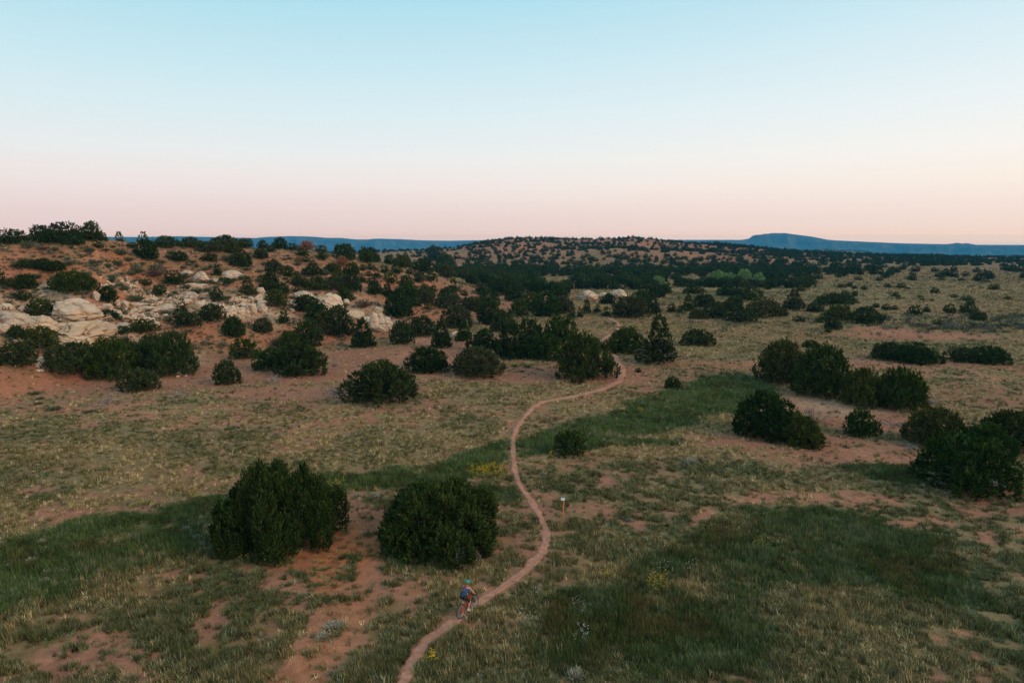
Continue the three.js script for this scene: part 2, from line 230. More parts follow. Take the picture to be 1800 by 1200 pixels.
// a juniper: overlapping lobes clothed in upright finger-like plumes of scale leaves
function lobesOf(R, w, h, shape) {
  const out = [], f = { dome: [24, 0.112, 1.5, 0.24], tall: [22, 0.115, 1.5, 0.24], spread: [24, 0.1, 1.2, 0.28], broken: [16, 0.125, 1.3, 0.46], big: [40, 0.064, 2.9, 0.32], wide: [28, 0.086, 1.3, 0.42] }[shape], o = R() * 90;
  const reach = (a) => 1 + (noise(Math.cos(a) * 1.6 + o, Math.sin(a) * 1.6 + o) - 0.55) * 2 * f[3], top = (x) => (shape === 'big' ? (x < -0.2 * w ? 0.7 : 1 - 0.5 * Math.max(0, x / w) - (Math.abs(x + 0.2 * w) < 0.04 * w ? 0.18 : 0)) : 1) * (0.86 + 0.28 * noise(x / w * 5 + o, o));
  for (let k = 0; k < f[0]; k++) {
    const t = k * 2.39996 + R() * 0.5, v = (k + 0.5) / f[0], y = shape === 'tall' ? v * 0.86 : Math.sin(v * Math.PI / 2 * 0.98) * 0.84 * (0.75 + 0.25 * v), env = shape === 'tall' ? 0.5 * (1 - v ** 1.35 * 0.92) : 0.5 * Math.sqrt(Math.max(0.03, 1 - v * v * 0.98));
    const q = Math.max(0, env - f[1] * 0.75) * reach(t) * (0.86 + R() * 0.24) * w, x = Math.cos(t) * q, a = f[1] * w * (0.75 + R() * 0.55), b = Math.min(a * f[2] * (0.8 + R() * 0.5), h * (shape === 'big' ? 0.3 : 0.42)), cy = Math.max(b * 0.75, y * h * top(x) - b * 0.25);
    out.push([V(x, Math.min(cy, h * top(x) - b * 0.9), Math.sin(t) * q), a, b]);
  }
  for (let k = 0; k < 5; k++) { const t = k * 1.257, q = k ? 0.17 * w : 0; out.push([V(Math.cos(t) * q, h * 0.38, Math.sin(t) * q), 0.19 * w, h * 0.33]); }
  return out;
}
function crown(seed, { w, h, shape = 'dome', plumes, per, plume, len, rad, sides = 3, hue = [0.015, 0.034, 0.007], hue2 = [0.044, 0.056, 0.012], lobes, shadeCore = true, lift = 0.75 }) {
  const R = rng(seed), L = new Leaves(), ls = lobes ?? lobesOf(R, w, h, shape), areas = ls.map(([, a, b]) => a * (a + b) * (a > 0.15 * w ? 0.3 : 1)), sum = areas.reduce((p, q) => p + q, 0), u = V(), p = V(), d = V(), q = V(), e = V();
  if (shadeCore) for (const [c, a, b] of ls) if (a > 0.15 * w) L.ball(c, a * 0.62, b * 0.62, a * 0.62, [0.014, 0.017, 0.007]);  // near-black inner balls: the shade deep inside the crown put into colour
  let made = 0, tries = 0;
  while (made < plumes && tries++ < plumes * 12) {
    let k = 0, x = R() * sum; while (k < ls.length - 1 && (x -= areas[k]) > 0) k++;
    const [c, a, b] = ls[k]; u.set(R() * 2 - 1, R() * 1.75 - 0.75, R() * 2 - 1); if (u.lengthSq() > 1 || u.lengthSq() < 0.05) continue; u.normalize();
    const out = 0.86 + R() * 0.2; p.set(c.x + u.x * a * out, c.y + u.y * b * out, c.z + u.z * a * out); if (p.y < 0.02 * h) continue;
    if (ls.some(([c2, a2, b2], i) => i !== k && ((p.x - c2.x) / a2) ** 2 + ((p.y - c2.y) / b2) ** 2 + ((p.z - c2.z) / a2) ** 2 < 0.7)) continue;
    made++;
    d.set(u.x * 0.6 + (R() - 0.5) * 0.4, u.y * 0.45 + lift, u.z * 0.6 + (R() - 0.5) * 0.4).normalize();
    const t = R(), v = 0.45 + R() * 1.05, col = m3(hue, hue2, t * t).map((z) => z * v);
    const long = plume * (0.6 + R() * R() * 1.1);
    for (let i = 0; i < per; i++) {
      const f = (i + R()) / per, g = (1 - f * 0.75) * plume * 0.2; e.set(R() * 2 - 1, R() * 2 - 1, R() * 2 - 1).multiplyScalar(g);
      q.copy(d).multiplyScalar((f - 0.3) * long).add(p).add(e); e.multiplyScalar(0.8 / (g + 1e-6)).multiplyScalar(0.6).add(d).normalize();
      const w2 = 0.8 + R() * 0.4; L.spindle(q, e, len * (0.7 + R() * 0.6), rad * (0.75 + R() * 0.5), col.map((z) => z * w2), sides, R() * 6);
    }
  }
  return L.geo();
}
function limb(L, pts, r0, r1, c, sides = 5) {                     // a bent tapering branch
  const s = L.pos.length / 3, n = pts.length;
  pts.forEach((p, i) => { const d = V().subVectors(pts[Math.min(n - 1, i + 1)], pts[Math.max(0, i - 1)]).normalize(), ref = Math.abs(d.y) < 0.9 ? V(0, 1, 0) : V(1, 0, 0), u = V().crossVectors(d, ref).normalize(), v = V().crossVectors(d, u), r = mix(r0, r1, i / (n - 1)); for (let k = 0; k < sides; k++) { const a = k * 2 * Math.PI / sides; L.pos.push(p.x + (u.x * Math.cos(a) + v.x * Math.sin(a)) * r, p.y + (u.y * Math.cos(a) + v.y * Math.sin(a)) * r, p.z + (u.z * Math.cos(a) + v.z * Math.sin(a)) * r); const w = 0.8 + 0.4 * hash(i * 13 + k, n); L.col.push(c[0] * w, c[1] * w, c[2] * w); } });
  for (let i = 0; i + 1 < n; i++) for (let k = 0; k < sides; k++) { const a = s + i * sides + k, b = s + i * sides + (k + 1) % sides; L.idx.push(a, b, a + sides, b, b + sides, a + sides); }
}
function trunkGeo(seed, w, h) {
  const R = rng(seed), L = new Leaves(), c = [0.16, 0.125, 0.1], n = 3 + Math.floor(R() * 3);
  for (let k = 0; k < n; k++) { const a = k / n * 6.28 + R(), q = w * (0.1 + 0.18 * R()), t = h * (0.5 + 0.3 * R()); limb(L, [V(Math.cos(a) * 0.04 * w, -0.06 * h, Math.sin(a) * 0.04 * w), V(Math.cos(a) * q * 0.4, t * 0.25, Math.sin(a) * q * 0.4), V(Math.cos(a + 0.3) * q * 0.8, t * 0.6, Math.sin(a + 0.3) * q * 0.8), V(Math.cos(a + 0.2) * q, t, Math.sin(a + 0.2) * q)], 0.035 * w, 0.008 * w, c); }
  return L.geo();
}
const foliage = leafy(), bark = leafy({ roughness: 0.95 });
const SHAPES = ['dome', 'tall', 'spread', 'broken'], NOMINAL = { dome: [4, 3], tall: [3.6, 4.2], spread: [5, 2.6], broken: [4.2, 3.2] };
const LOD = { near: { plumes: 1100, per: 6, plume: 0.44, len: 0.22, rad: 0.046 }, mid: { plumes: 480, per: 4, plume: 0.44, len: 0.3, rad: 0.075 }, far: { plumes: 190, per: 2, plume: 0.42, len: 0.46, rad: 0.13 } };
const protos = {};
function proto(shape, lod, k) {
  const key = shape + lod + k;
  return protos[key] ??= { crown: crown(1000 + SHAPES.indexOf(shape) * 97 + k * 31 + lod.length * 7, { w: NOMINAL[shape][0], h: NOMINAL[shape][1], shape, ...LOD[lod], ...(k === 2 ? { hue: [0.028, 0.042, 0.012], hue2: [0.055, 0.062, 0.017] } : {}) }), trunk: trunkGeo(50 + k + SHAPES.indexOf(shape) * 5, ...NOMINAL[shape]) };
}
const pick = rng(4242), tones = [[1, 1, 1], [1.45, 1.2, 1.1], [0.72, 0.85, 0.8], [1.2, 1.05, 1.35], [0.9, 1.1, 0.85], [1.3, 1.25, 0.8]].map((c) => { const m = leafy(); m.color.setRGB(...c); return m; });
const deadWood = [0, 1].map((k) => { const R = rng(640 + k), L = new Leaves(); for (let i = 0; i < 24; i++) { const t = R() * 6.28, q = 1.2 + R() * 1.1, y = 0.1 + R() * 1.5, s = V(Math.cos(t) * 0.7, y * 0.7 + 0.1, Math.sin(t) * 0.7), e = V(Math.cos(t) * q, y, Math.sin(t) * q); limb(L, [s, V((s.x + e.x) / 2, (s.y + e.y) / 2 + 0.12, (s.z + e.z) / 2), e], 0.035, 0.01, [0.25, 0.215, 0.19], 3); for (let j = 0; j < 3; j++) { const b = V().lerpVectors(s, e, 0.5 + R() * 0.5); limb(L, [b, V(b.x + (R() - 0.5) * 0.5, b.y + (R() - 0.3) * 0.4, b.z + (R() - 0.5) * 0.5)], 0.014, 0.005, [0.28, 0.245, 0.22], 3); } } return L.geo(); });
function juniper(px, yb, w, yt, label, group, shape, more = {}) {
  const front = spot(px, yb, more.most ?? crestMost(px)), m = w / FOCAL * depthOf(front), back = Math.min(m * 0.38, 6), k = 1 + back / Math.hypot(front.x, front.z), x = front.x * k, z = front.z * k, p = V(x, H(x, z), z);
  let h = clamp(topAt(px, yt, p) - p.y, m * 0.42, m * 1.7);
  const a = h / m; shape ??= a > 0.98 ? 'tall' : a < 0.6 ? 'spread' : pick() < 0.3 ? 'broken' : 'dome';
  const lod = more.lod ?? (w > 62 ? 'near' : w > 24 ? 'mid' : 'far'), v = Math.floor(pick() * 3), P = more.geo ?? proto(shape, lod, v), nom = more.geo ? [P.w, P.h] : NOMINAL[shape];
  h *= more.geo ? 0.93 : 1; const t = thing(more.name ?? 'juniper', label, more.category ?? 'juniper', group);
  t.position.set(p.x, p.y - 0.12, p.z); t.rotation.y = more.turn ?? pick() * 6.28; t.scale.set(m * (more.geo ? 1 : 1.08) / nom[0], h / nom[1], m * (more.geo ? 1 : 1.08) / nom[0]);
  if (group && !more.geo) t.userData.look = { dome: 'rounded', tall: 'pointed', spread: 'low spreading', broken: 'ragged' }[shape] + (!more.geo && v === 2 ? ' olive' : ' dark');
  part('trunk', P.trunk, bark, t); part('crown', P.crown, more.mat ?? (more.geo ? foliage : tones[Math.floor(pick() * tones.length)]), t);
  if (!more.geo && pick() < (lod === 'near' ? 0.75 : lod === 'mid' ? 0.35 : 0)) part('dead_branches', deadWood[Math.floor(pick() * 2)], bark, t).userData.kind = 'stuff';
  return t;
}

// ---------------------------------------------------------------- the junipers that stand out
{ // the two large ones beside the trail, shaped lobe by lobe
  const hi = { plumes: 3600, per: 7, plume: 0.52, len: 0.22, rad: 0.045 };
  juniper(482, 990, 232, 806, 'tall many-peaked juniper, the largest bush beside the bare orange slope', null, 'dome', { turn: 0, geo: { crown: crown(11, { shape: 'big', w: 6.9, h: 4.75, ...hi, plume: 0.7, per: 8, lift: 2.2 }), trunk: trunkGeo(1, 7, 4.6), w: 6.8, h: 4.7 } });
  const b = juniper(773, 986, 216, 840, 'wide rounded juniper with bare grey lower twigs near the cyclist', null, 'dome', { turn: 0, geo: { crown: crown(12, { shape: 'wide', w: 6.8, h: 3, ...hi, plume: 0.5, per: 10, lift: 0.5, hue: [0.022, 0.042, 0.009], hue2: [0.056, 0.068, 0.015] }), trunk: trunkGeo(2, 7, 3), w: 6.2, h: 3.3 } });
  const R = rng(3), L = new Leaves();
  for (let k = 0; k < 26; k++) { const a = 0.6 + R() * 0.7, s = V(0.9 + R() * 0.4, 0.9 + R() * 0.3, 1.6), e = V(1.1 + R() * 1.3, 0.05 + R() * 0.5, 2.3 + R() * 0.7); limb(L, [s, V(mix(s.x, e.x, 0.5), mix(s.y, e.y, 0.35), mix(s.z, e.z, a * 0.5)), e], 0.03, 0.008, [0.3, 0.26, 0.24], 4); }
  for (let k = 0; k < 22; k++) { const t = R() * 6.28, q = 1.2 + R() * 1.4, y = 0.8 + R() * 1.4; limb(L, [V(0, 0.5, 0), V(Math.cos(t) * q * 0.6, y * 0.8, Math.sin(t) * q * 0.6), V(Math.cos(t) * q, y + 0.3, Math.sin(t) * q)], 0.04, 0.012, [0.26, 0.23, 0.2], 4); }
  tag(part('dead_branches', L.geo(), bark, b), 'bare grey dead twigs', null, null, 'stuff');
}
for (const [px, yb, w, yt, label, shape] of [
  [1001, 804, 53, 754, 'small upright juniper standing alone in the green grassy swale', 'dome'],
  [669, 712, 114, 638, 'broad juniper alone on the open flat below the sandy ridge', 'dome'],
  [749, 656, 63, 610, 'small domed juniper, first of a pair at the foot of the ridge', 'dome'],
  [835, 665, 84, 615, 'low domed juniper, second of a pair at the foot of the ridge', 'dome'],
  [1028, 671, 88, 594, 'large juniper inside the bend where the trail turns out of sight', 'dome'],
  [399, 677, 47, 635, 'small round juniper alone on the bare pink dirt', 'dome'],
  [248, 689, 62, 646, 'small bush juniper in front of the large thicket below the boulders', 'dome'],
  [1182, 685, 26, 660, 'tiny ball-shaped juniper alone beside the green swale', 'dome'],
  [1122, 655, 11, 645, 'tiny juniper seedling in the tan grass right of the trail bend', 'dome'],
  [1345, 773, 98, 690, 'full juniper at the edge of the green swale with a dead snag behind', 'dome'],
  [1408, 788, 75, 732, 'loose low juniper leaning against the full juniper with the snag', 'broken'],
  [1513, 768, 53, 718, 'small rounded juniper alone on the bare patch between brush piles', 'dome'],
  [1376, 676, 80, 605, 'tall end juniper of the clump behind the bare pink patch', 'dome'],
  [1445, 699, 94, 615, 'middle juniper of the clump behind the bare pink patch', 'dome'],
  [1520, 718, 74, 655, 'inner juniper of the long low clump behind the bare pink patch', 'spread'],
  [1582, 723, 84, 652, 'outer juniper of the long low clump near the yellow flowers', 'spread'],
  [1700, 873, 134, 768, 'largest juniper of the dark trio above the lush grass', 'dome'],
  [1645, 786, 94, 722, 'round juniper of the dark trio, nearest the brush pile', 'dome'],
  [1728, 806, 86, 746, 'juniper at the back of the dark trio', 'dome'],
  [1782, 792, 100, 722, 'juniper beyond the dark trio cut by the picture edge', 'dome'],
  [1225, 609, 60, 580, 'low wide juniper alone on the tan flat behind the trail', 'spread'],
  [1425, 612, 26, 596, 'small juniper behind the clump by the bare patch', 'dome'],
  [1567, 634, 64, 606, 'dark low juniper beside an olive one on the flat', 'spread'],
  [1607, 642, 66, 604, 'olive ragged juniper beside a dark low one on the flat', 'broken'],
  [1693, 638, 52, 610, 'first of two low joined junipers on the tan flat', 'spread'],
  [1740, 641, 66, 612, 'second of two low joined junipers on the tan flat', 'spread'],
  [1099, 622, 64, 581, 'dark rounded juniper touching the tall pointed one by the trail', 'dome'],
  [1157, 643, 62, 562, 'tall pointed juniper beside the trail with a grey log at its foot', 'tall'],
]) juniper(px, yb, w, yt, label, null, shape);

// groups of junipers that differ only by their place
const GROVES = [
  ['dark juniper on the crest of the red sandy ridge', 'junipers on the ridge crest', [[22, 430, 47, 404], [52, 425, 16, 410], [72, 420, 34, 396], [112, 425, 52, 392], [88, 431, 42, 406], [130, 433, 36, 411], [160, 426, 40, 392], [183, 424, 14, 408], [209, 423, 20, 408], [252, 428, 24, 407], [258, 461, 38, 422], [231, 437, 17, 424], [292, 438, 44, 416], [335, 438, 40, 417], [372, 448, 44, 428], [395, 436, 50, 415], [367, 462, 26, 445], [410, 448, 30, 430], [430, 437, 30, 419], [405, 446, 30, 420], [460, 433, 20, 421], [492, 434, 25, 417], [476, 444, 17, 430], [514, 442, 19, 427], [531, 451, 23, 436], [565, 446, 20, 430], [606, 458, 36, 427], [635, 452, 13, 442], [647, 449, 34, 435], [171, 438, 17, 424], [662, 462, 14, 449], [682, 456, 10, 446]]],
  ['green juniper growing on the red dirt slope of the ridge', 'junipers on the ridge slope', [[420, 471, 32, 445], [459, 458, 25, 437], [480, 481, 25, 455], [430, 470, 28, 445], [507, 488, 30, 470], [550, 488, 34, 465], [525, 506, 32, 485], [557, 515, 40, 485], [585, 483, 29, 462], [592, 516, 44, 485], [620, 518, 34, 481], [636, 498, 18, 479], [637, 477, 14, 464], [652, 476, 15, 462], [662, 491, 15, 471], [648, 487, 12, 476], [676, 481, 15, 466], [687, 502, 24, 478], [697, 483, 19, 464], [715, 506, 24, 482], [709, 471, 31, 447], [747, 473, 38, 454], [757, 497, 20, 477], [659, 521, 25, 495], [785, 490, 31, 466], [797, 516, 23, 490], [820, 493, 18, 472], [817, 521, 12, 510], [316, 463, 26, 441], [297, 501, 21, 475], [311, 503, 20, 475], [47, 478, 36, 455], [75, 481, 40, 455], [98, 481, 31, 457], [132, 525, 66, 478], [20, 508, 28, 488], [45, 513, 36, 482], [5, 508, 19, 475], [382, 486, 17, 463], [719, 482, 14, 472]]],
  ['juniper among the pale sandstone boulders on the slope', 'junipers among the boulders', [[189, 536, 33, 505], [71, 561, 43, 525], [130, 556, 28, 539], [191, 568, 31, 543], [320, 552, 21, 525], [327, 581, 46, 548], [382, 533, 24, 505], [372, 568, 46, 534], [436, 520, 28, 486], [485, 541, 46, 510], [492, 520, 30, 495], [537, 551, 48, 517], [560, 568, 46, 535], [410, 596, 35, 557], [464, 588, 31, 557], [499, 573, 24, 545], [256, 506, 22, 490], [281, 523, 23, 499], [605, 530, 26, 503], [40, 533, 32, 511], [600, 543, 18, 522], [395, 503, 26, 487]]],
  ['dense juniper in the thicket at the foot of the rocky ridge', 'junipers at the foot of the ridge', [[30, 648, 62, 602], [75, 622, 58, 575], [30, 602, 29, 572], [140, 666, 104, 607], [200, 667, 78, 602], [250, 592, 50, 562], [307, 662, 72, 590], [217, 622, 42, 595], [270, 622, 52, 587], [212, 594, 33, 572], [255, 650, 60, 600], [429, 632, 46, 596], [412, 594, 33, 557], [482, 651, 62, 610], [530, 662, 78, 605], [540, 612, 56, 565], [594, 597, 60, 542], [637, 611, 43, 560], [570, 590, 40, 548], [706, 606, 41, 566], [742, 592, 49, 555], [775, 612, 36, 562], [700, 562, 52, 520], [710, 546, 52, 505], [747, 536, 33, 505], [790, 546, 52, 517], [805, 578, 52, 535], [815, 600, 30, 566], [510, 615, 40, 580]]],
  ['dark juniper in the thicket where the trail passes out of sight', 'junipers of the middle thicket', [[897, 632, 62, 567], [850, 618, 52, 582], [960, 635, 54, 588], [940, 628, 42, 588], [985, 608, 60, 558], [930, 606, 50, 562], [860, 572, 52, 530], [885, 585, 40, 545], [960, 557, 56, 517], [912, 558, 32, 528], [935, 548, 40, 515], [1031, 552, 16, 525], [1050, 550, 14, 534], [1066, 557, 17, 539], [1006, 560, 13, 540], [1019, 558, 11, 537], [990, 552, 40, 520], [1107, 560, 60, 520], [1145, 552, 32, 515], [1128, 548, 40, 512], [846, 519, 23, 495], [882, 520, 42, 490], [905, 530, 36, 500], [860, 540, 36, 508], [830, 548, 34, 520], [980, 528, 34, 502], [1070, 535, 26, 515], [940, 520, 30, 496], [1181, 550, 17, 532], [1196, 551, 14, 536]]],
  ['juniper in the grove in front of the pale green cottonwoods', 'junipers of the grove before the cottonwoods', [[1225, 561, 28, 541], [1258, 560, 42, 530], [1303, 568, 52, 541], [1343, 559, 62, 526], [1372, 556, 28, 538], [1290, 548, 38, 520], [1237, 541, 38, 516], [1210, 548, 26, 520], [1318, 529, 48, 505], [1283, 521, 44, 502], [1220, 518, 32, 500], [1395, 545, 33, 509], [1432, 549, 28, 531], [1445, 538, 24, 519], [1467, 536, 48, 521], [1488, 534, 30, 517], [1382, 503, 38, 488], [1418, 501, 30, 484], [1310, 507, 20, 492], [1338, 506, 20, 492], [1250, 506, 30, 490], [1200, 505, 28, 490]]],
  ['small dark juniper dotted over the far tan grassland', 'junipers dotted over the grassland', [[1350, 509, 12, 500], [1407, 513, 14, 500], [1478, 506, 16, 498], [1493, 504, 11, 495], [1502, 508, 9, 501], [1519, 510, 11, 501], [1486, 520, 14, 510], [1503, 521, 11, 511], [1561, 505, 13, 498], [1583, 507, 18, 498], [1575, 522, 14, 513], [1579, 526, 8, 521], [1643, 516, 14, 505], [1748, 510, 18, 499], [1700, 529, 18, 519], [1706, 536, 14, 525], [1622, 528, 8, 523], [1617, 523, 10, 518], [1597, 508, 8, 504], [1639, 529, 7, 524], [1540, 541, 13, 532], [1557, 546, 14, 533], [1572, 545, 12, 536], [1772, 527, 14, 523], [1677, 523, 14, 518], [1735, 497, 12, 491], [1690, 494, 12, 488], [1545, 494, 14, 487], [1510, 493, 16, 486], [1655, 493, 14, 487], [1600, 492, 16, 485]]],
  ['dark juniper beside the brushy wash across the grassland', 'junipers by the brushy wash', [[1463, 580, 26, 556], [1456, 585, 12, 574], [1475, 564, 46, 536], [1522, 571, 52, 541], [1440, 568, 17, 559], [1447, 564, 21, 551], [1404, 567, 21, 555], [1608, 556, 21, 536], [1628, 549, 13, 538], [1668, 552, 19, 533], [1703, 552, 29, 535], [1720, 564, 29, 548], [1652, 572, 17, 561]]],
];
const standing = [];
{ // more of the slope's own trees, between those listed
  const q = rng(717), rows = GROVES[1][2]; let n = 0;
  for (let k = 0; k < 900 && n < 46; k++) { const px = 440 + q() * 350, py = 458 + q() * 95, lim = table([[440, 520], [560, 520], [640, 525], [700, 545], [790, 550]], px), w = 14 + q() * 20; if (py > lim || rows.some(([a, b, c]) => Math.abs(a - px) < (c + w) * 0.42 && Math.abs(b - py) < 11) || fbm(px * 0.02, py * 0.03, 2) < 0.42 || (px > 550 && px < 612 && py > 515)) continue; rows.push([px, py, w, py - w * (0.7 + q() * 0.4)]); n++; }
}
// each is described by its own look and by the landmark it stands near
const MARKS = [[72, 575, 'the egg-shaped boulder'], [133, 550, 'the upper sandstone dome'], [255, 558, 'the rockfall'], [430, 548, 'the mid-slope boulder field'], [581, 545, 'the smooth sloping dome'], [673, 575, 'the slab at the end of the rock band'], [539, 437, 'the rust-brown skyline tree'], [600, 468, 'the rust-brown tree on the slope'], [110, 428, 'the big crest trees'], [270, 490, 'the large bare brown bush'], [405, 488, 'the high pale slab'], [399, 676, 'the round juniper on bare pink dirt'], [749, 655, 'the pair of domed junipers'], [740, 500, 'the sandy end of the ridge'], [330, 440, 'the dip of the ridge crest'], [460, 440, 'the middle of the ridge crest'], [650, 450, 'the lower end of the ridge crest'], [30, 640, 'the thicket under the egg-shaped boulder'], [210, 655, 'the big thicket under the rockfall'], [530, 650, 'the ridge-foot dead branches'],
  [1032, 525, 'the pale rounded outcrop'], [1087, 522, 'the pale striped outcrop'], [1030, 668, 'the large juniper in the trail bend'], [1157, 640, 'the tall pointed juniper'], [860, 540, 'the tail of the ridge'], [1157, 502, 'the single cottonwood'], [1262, 505, 'the first cottonwood'], [1333, 505, 'the last cottonwood'], [1300, 565, 'the tan flat before the grove'], [1410, 548, 'the pink wash bank'], [1440, 535, 'the open end of the grove'], [1500, 505, 'the inner grassland'], [1560, 525, 'the middle of the grassland'], [1640, 520, 'the lone round tree of the grassland'], [1740, 510, 'the far edge of the grassland'], [1560, 492, 'the edge of the far woodland'], [1490, 565, 'the head of the brushy wash'], [1650, 560, 'the middle of the brushy wash'], [1715, 560, 'the dense end of the brushy wash']].map(([px, py, n]) => [spot(px, py, crestMost(px)), n]);
const where = (p) => { let best = MARKS[0], d = 1e9; for (const k of MARKS) { const q = Math.hypot(k[0].x - p.x, (k[0].z - p.z) * 0.7); if (q < d) { d = q; best = k; } } const up = p.y - best[0].y; return (up > 1.3 ? 'uphill of ' : up < -1.3 ? 'downhill of ' : 'beside ') + best[1]; };
const single = (o, what) => { o.userData.label = what + ' ' + where(o.position); o.userData.group = what + ' set ' + where(o.position); return o; };
for (const [base, group, rows] of GROVES) for (const [px, yb, w, yt] of rows) {
  const t = juniper(px, yb, w, yt, base, group), p = t.position, m = w / FOCAL * depthOf(p); const size = m < 2.2 ? 'small' : m < 3.6 ? 'mid-sized' : m < 5.4 ? 'large' : 'very large';
  t.userData.label = `${size} ${t.userData.look} juniper ${where(p)}`; t.userData.group = t.userData.label.replace('juniper', 'junipers'); delete t.userData.look; standing.push([p.x, p.z]);
}
const rust = leafy();
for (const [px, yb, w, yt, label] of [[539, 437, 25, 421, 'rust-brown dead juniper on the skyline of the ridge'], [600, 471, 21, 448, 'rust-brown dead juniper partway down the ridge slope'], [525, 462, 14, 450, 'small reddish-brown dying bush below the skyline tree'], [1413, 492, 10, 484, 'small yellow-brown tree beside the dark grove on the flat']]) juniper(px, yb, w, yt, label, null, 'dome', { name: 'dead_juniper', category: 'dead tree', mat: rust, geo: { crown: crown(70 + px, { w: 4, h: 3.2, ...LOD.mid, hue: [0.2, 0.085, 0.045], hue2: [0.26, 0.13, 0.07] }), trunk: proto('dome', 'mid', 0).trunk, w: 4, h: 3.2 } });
// pale green cottonwoods along the wash
for (const [px, yb, w, yt, label] of [[1157, 502, 22, 483, 'single pale green cottonwood by the middle thicket'], [1262, 501, 36, 474, 'first of the pale green cottonwoods, by the red cut bank'], [1284, 500, 26, 478, 'low pale green cottonwood between two taller ones'], [1309, 497, 30, 472, 'tallest pale green cottonwood in the row by the bank'], [1333, 500, 26, 477, 'last pale green cottonwood of the row, towards the open flat'], [1240, 503, 18, 488, 'small pale green sapling before the cottonwood row']]) juniper(px, yb, w, yt, label, 'cottonwoods by the wash', 'broken', { name: 'cottonwood', category: 'cottonwood', geo: { crown: crown(90 + px, { w: 4.2, h: 3.6, shape: 'broken', ...LOD.mid, plumes: 420, lift: 0.2, rad: 0.1, hue: [0.12, 0.21, 0.07], hue2: [0.2, 0.28, 0.11], shadeCore: false }), trunk: trunkGeo(400 + px, 4.2, 3.6), w: 4.2, h: 3.6 } });

// ---------------------------------------------------------------- woodland too far and too dense to count
function scatter(name, label, category, geo, material, items) {
  const m = new THREE.InstancedMesh(geo, material, items.length), q = new THREE.Quaternion(), e = new THREE.Euler(), M = new THREE.Matrix4(), c = new THREE.Color();
  items.forEach(([x, y, z, sx, sy, turn, col, tilt = 0], i) => { q.setFromEuler(e.set(tilt, turn, tilt * 0.6)); M.compose(V(x, y, z), q, V(sx, sy, sx)); m.setMatrixAt(i, M); c.setRGB(...col); m.setColorAt(i, c); });
  m.name = numbered(name); m.castShadow = m.receiveShadow = true; scene.add(m);
  return tag(m, label, category, null, 'stuff');
}
{
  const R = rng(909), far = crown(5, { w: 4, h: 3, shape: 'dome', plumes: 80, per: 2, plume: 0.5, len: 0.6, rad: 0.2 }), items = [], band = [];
  const put = (list, x, z, s) => { const t = 0.7 + R() * 0.5; list.push([x, H(x, z) - 0.1, z, s * (0.8 + R() * 0.5), s * (0.75 + R() * 0.5), R() * 6.28, [t, t * (0.95 + R() * 0.1), t]]); };
  for (let k = 0; k < 140000 && items.length < 24000; k++) {
    const a = -0.78 + R() * 1.56, r = 340 + (R() ** 1.25) * 2600, x = Math.sin(a) * r, z = -Math.cos(a) * r, b = bearing(x, z), hc = table(HILL, b);
    let d = 0;
    if (r < 950) { d = 1.15 * Math.min(1, hc / 6) * (0.1 + 1.4 * fbm(x * 0.02, z * 0.02, 3)); if (b > 1180) d = Math.max(d, (b > 1400 ? smooth(330, 470, r) : smooth(440, 540, r)) * clamp(4.2 * (fbm(x * 0.012 + 4, z * 0.02, 3) - 0.36))); if (b < 860 && hc < 12) d *= 0.5 * smooth(0.42, 0.6, fbm(x * 0.012, z * 0.012, 3)); }
    else d = clamp(2.6 * (fbm(x * 0.006, z * 0.006 + 3, 3) - 0.3));
    if (R() < d * (r / 900)) put(items, x, z, r < 950 && b < 1250 ? 0.6 + R() * 0.35 : 0.75 + R() * 0.4);
  }
  scatter('distant_juniper_woodland', 'dark juniper woodland covering the far hill and plain', 'woodland', far, foliage, items);
  for (let k = 0; k < 9000 && band.length < 620; k++) {
    const r = 215 + R() * 210, b = 770 + R() * 650, a = Math.atan((b - 900) / 1200), x = Math.sin(a) * r, z = -Math.cos(a) * r;
    if (b > 1000 && b < 1110 && r < 246) continue; if (b > 1170 && r > 285 && r < 380 && fbm(x * 0.03, z * 0.03) < 0.62) continue; if (b > 1170 && r < 260) continue;
    if (fbm(x * 0.05 + 2, z * 0.05, 3) < 0.5 || standing.some(([u, v]) => (u - x) ** 2 + (v - z) ** 2 < 9)) continue;
    put(band, x, z, 1.05);
  }
  scatter('valley_juniper_thicket', 'dark band of junipers filling the valley before the hill', 'woodland', crown(6, { w: 4, h: 3.2, shape: 'broken', plumes: 110, per: 2, plume: 0.5, len: 0.5, rad: 0.16 }), foliage, band);
}

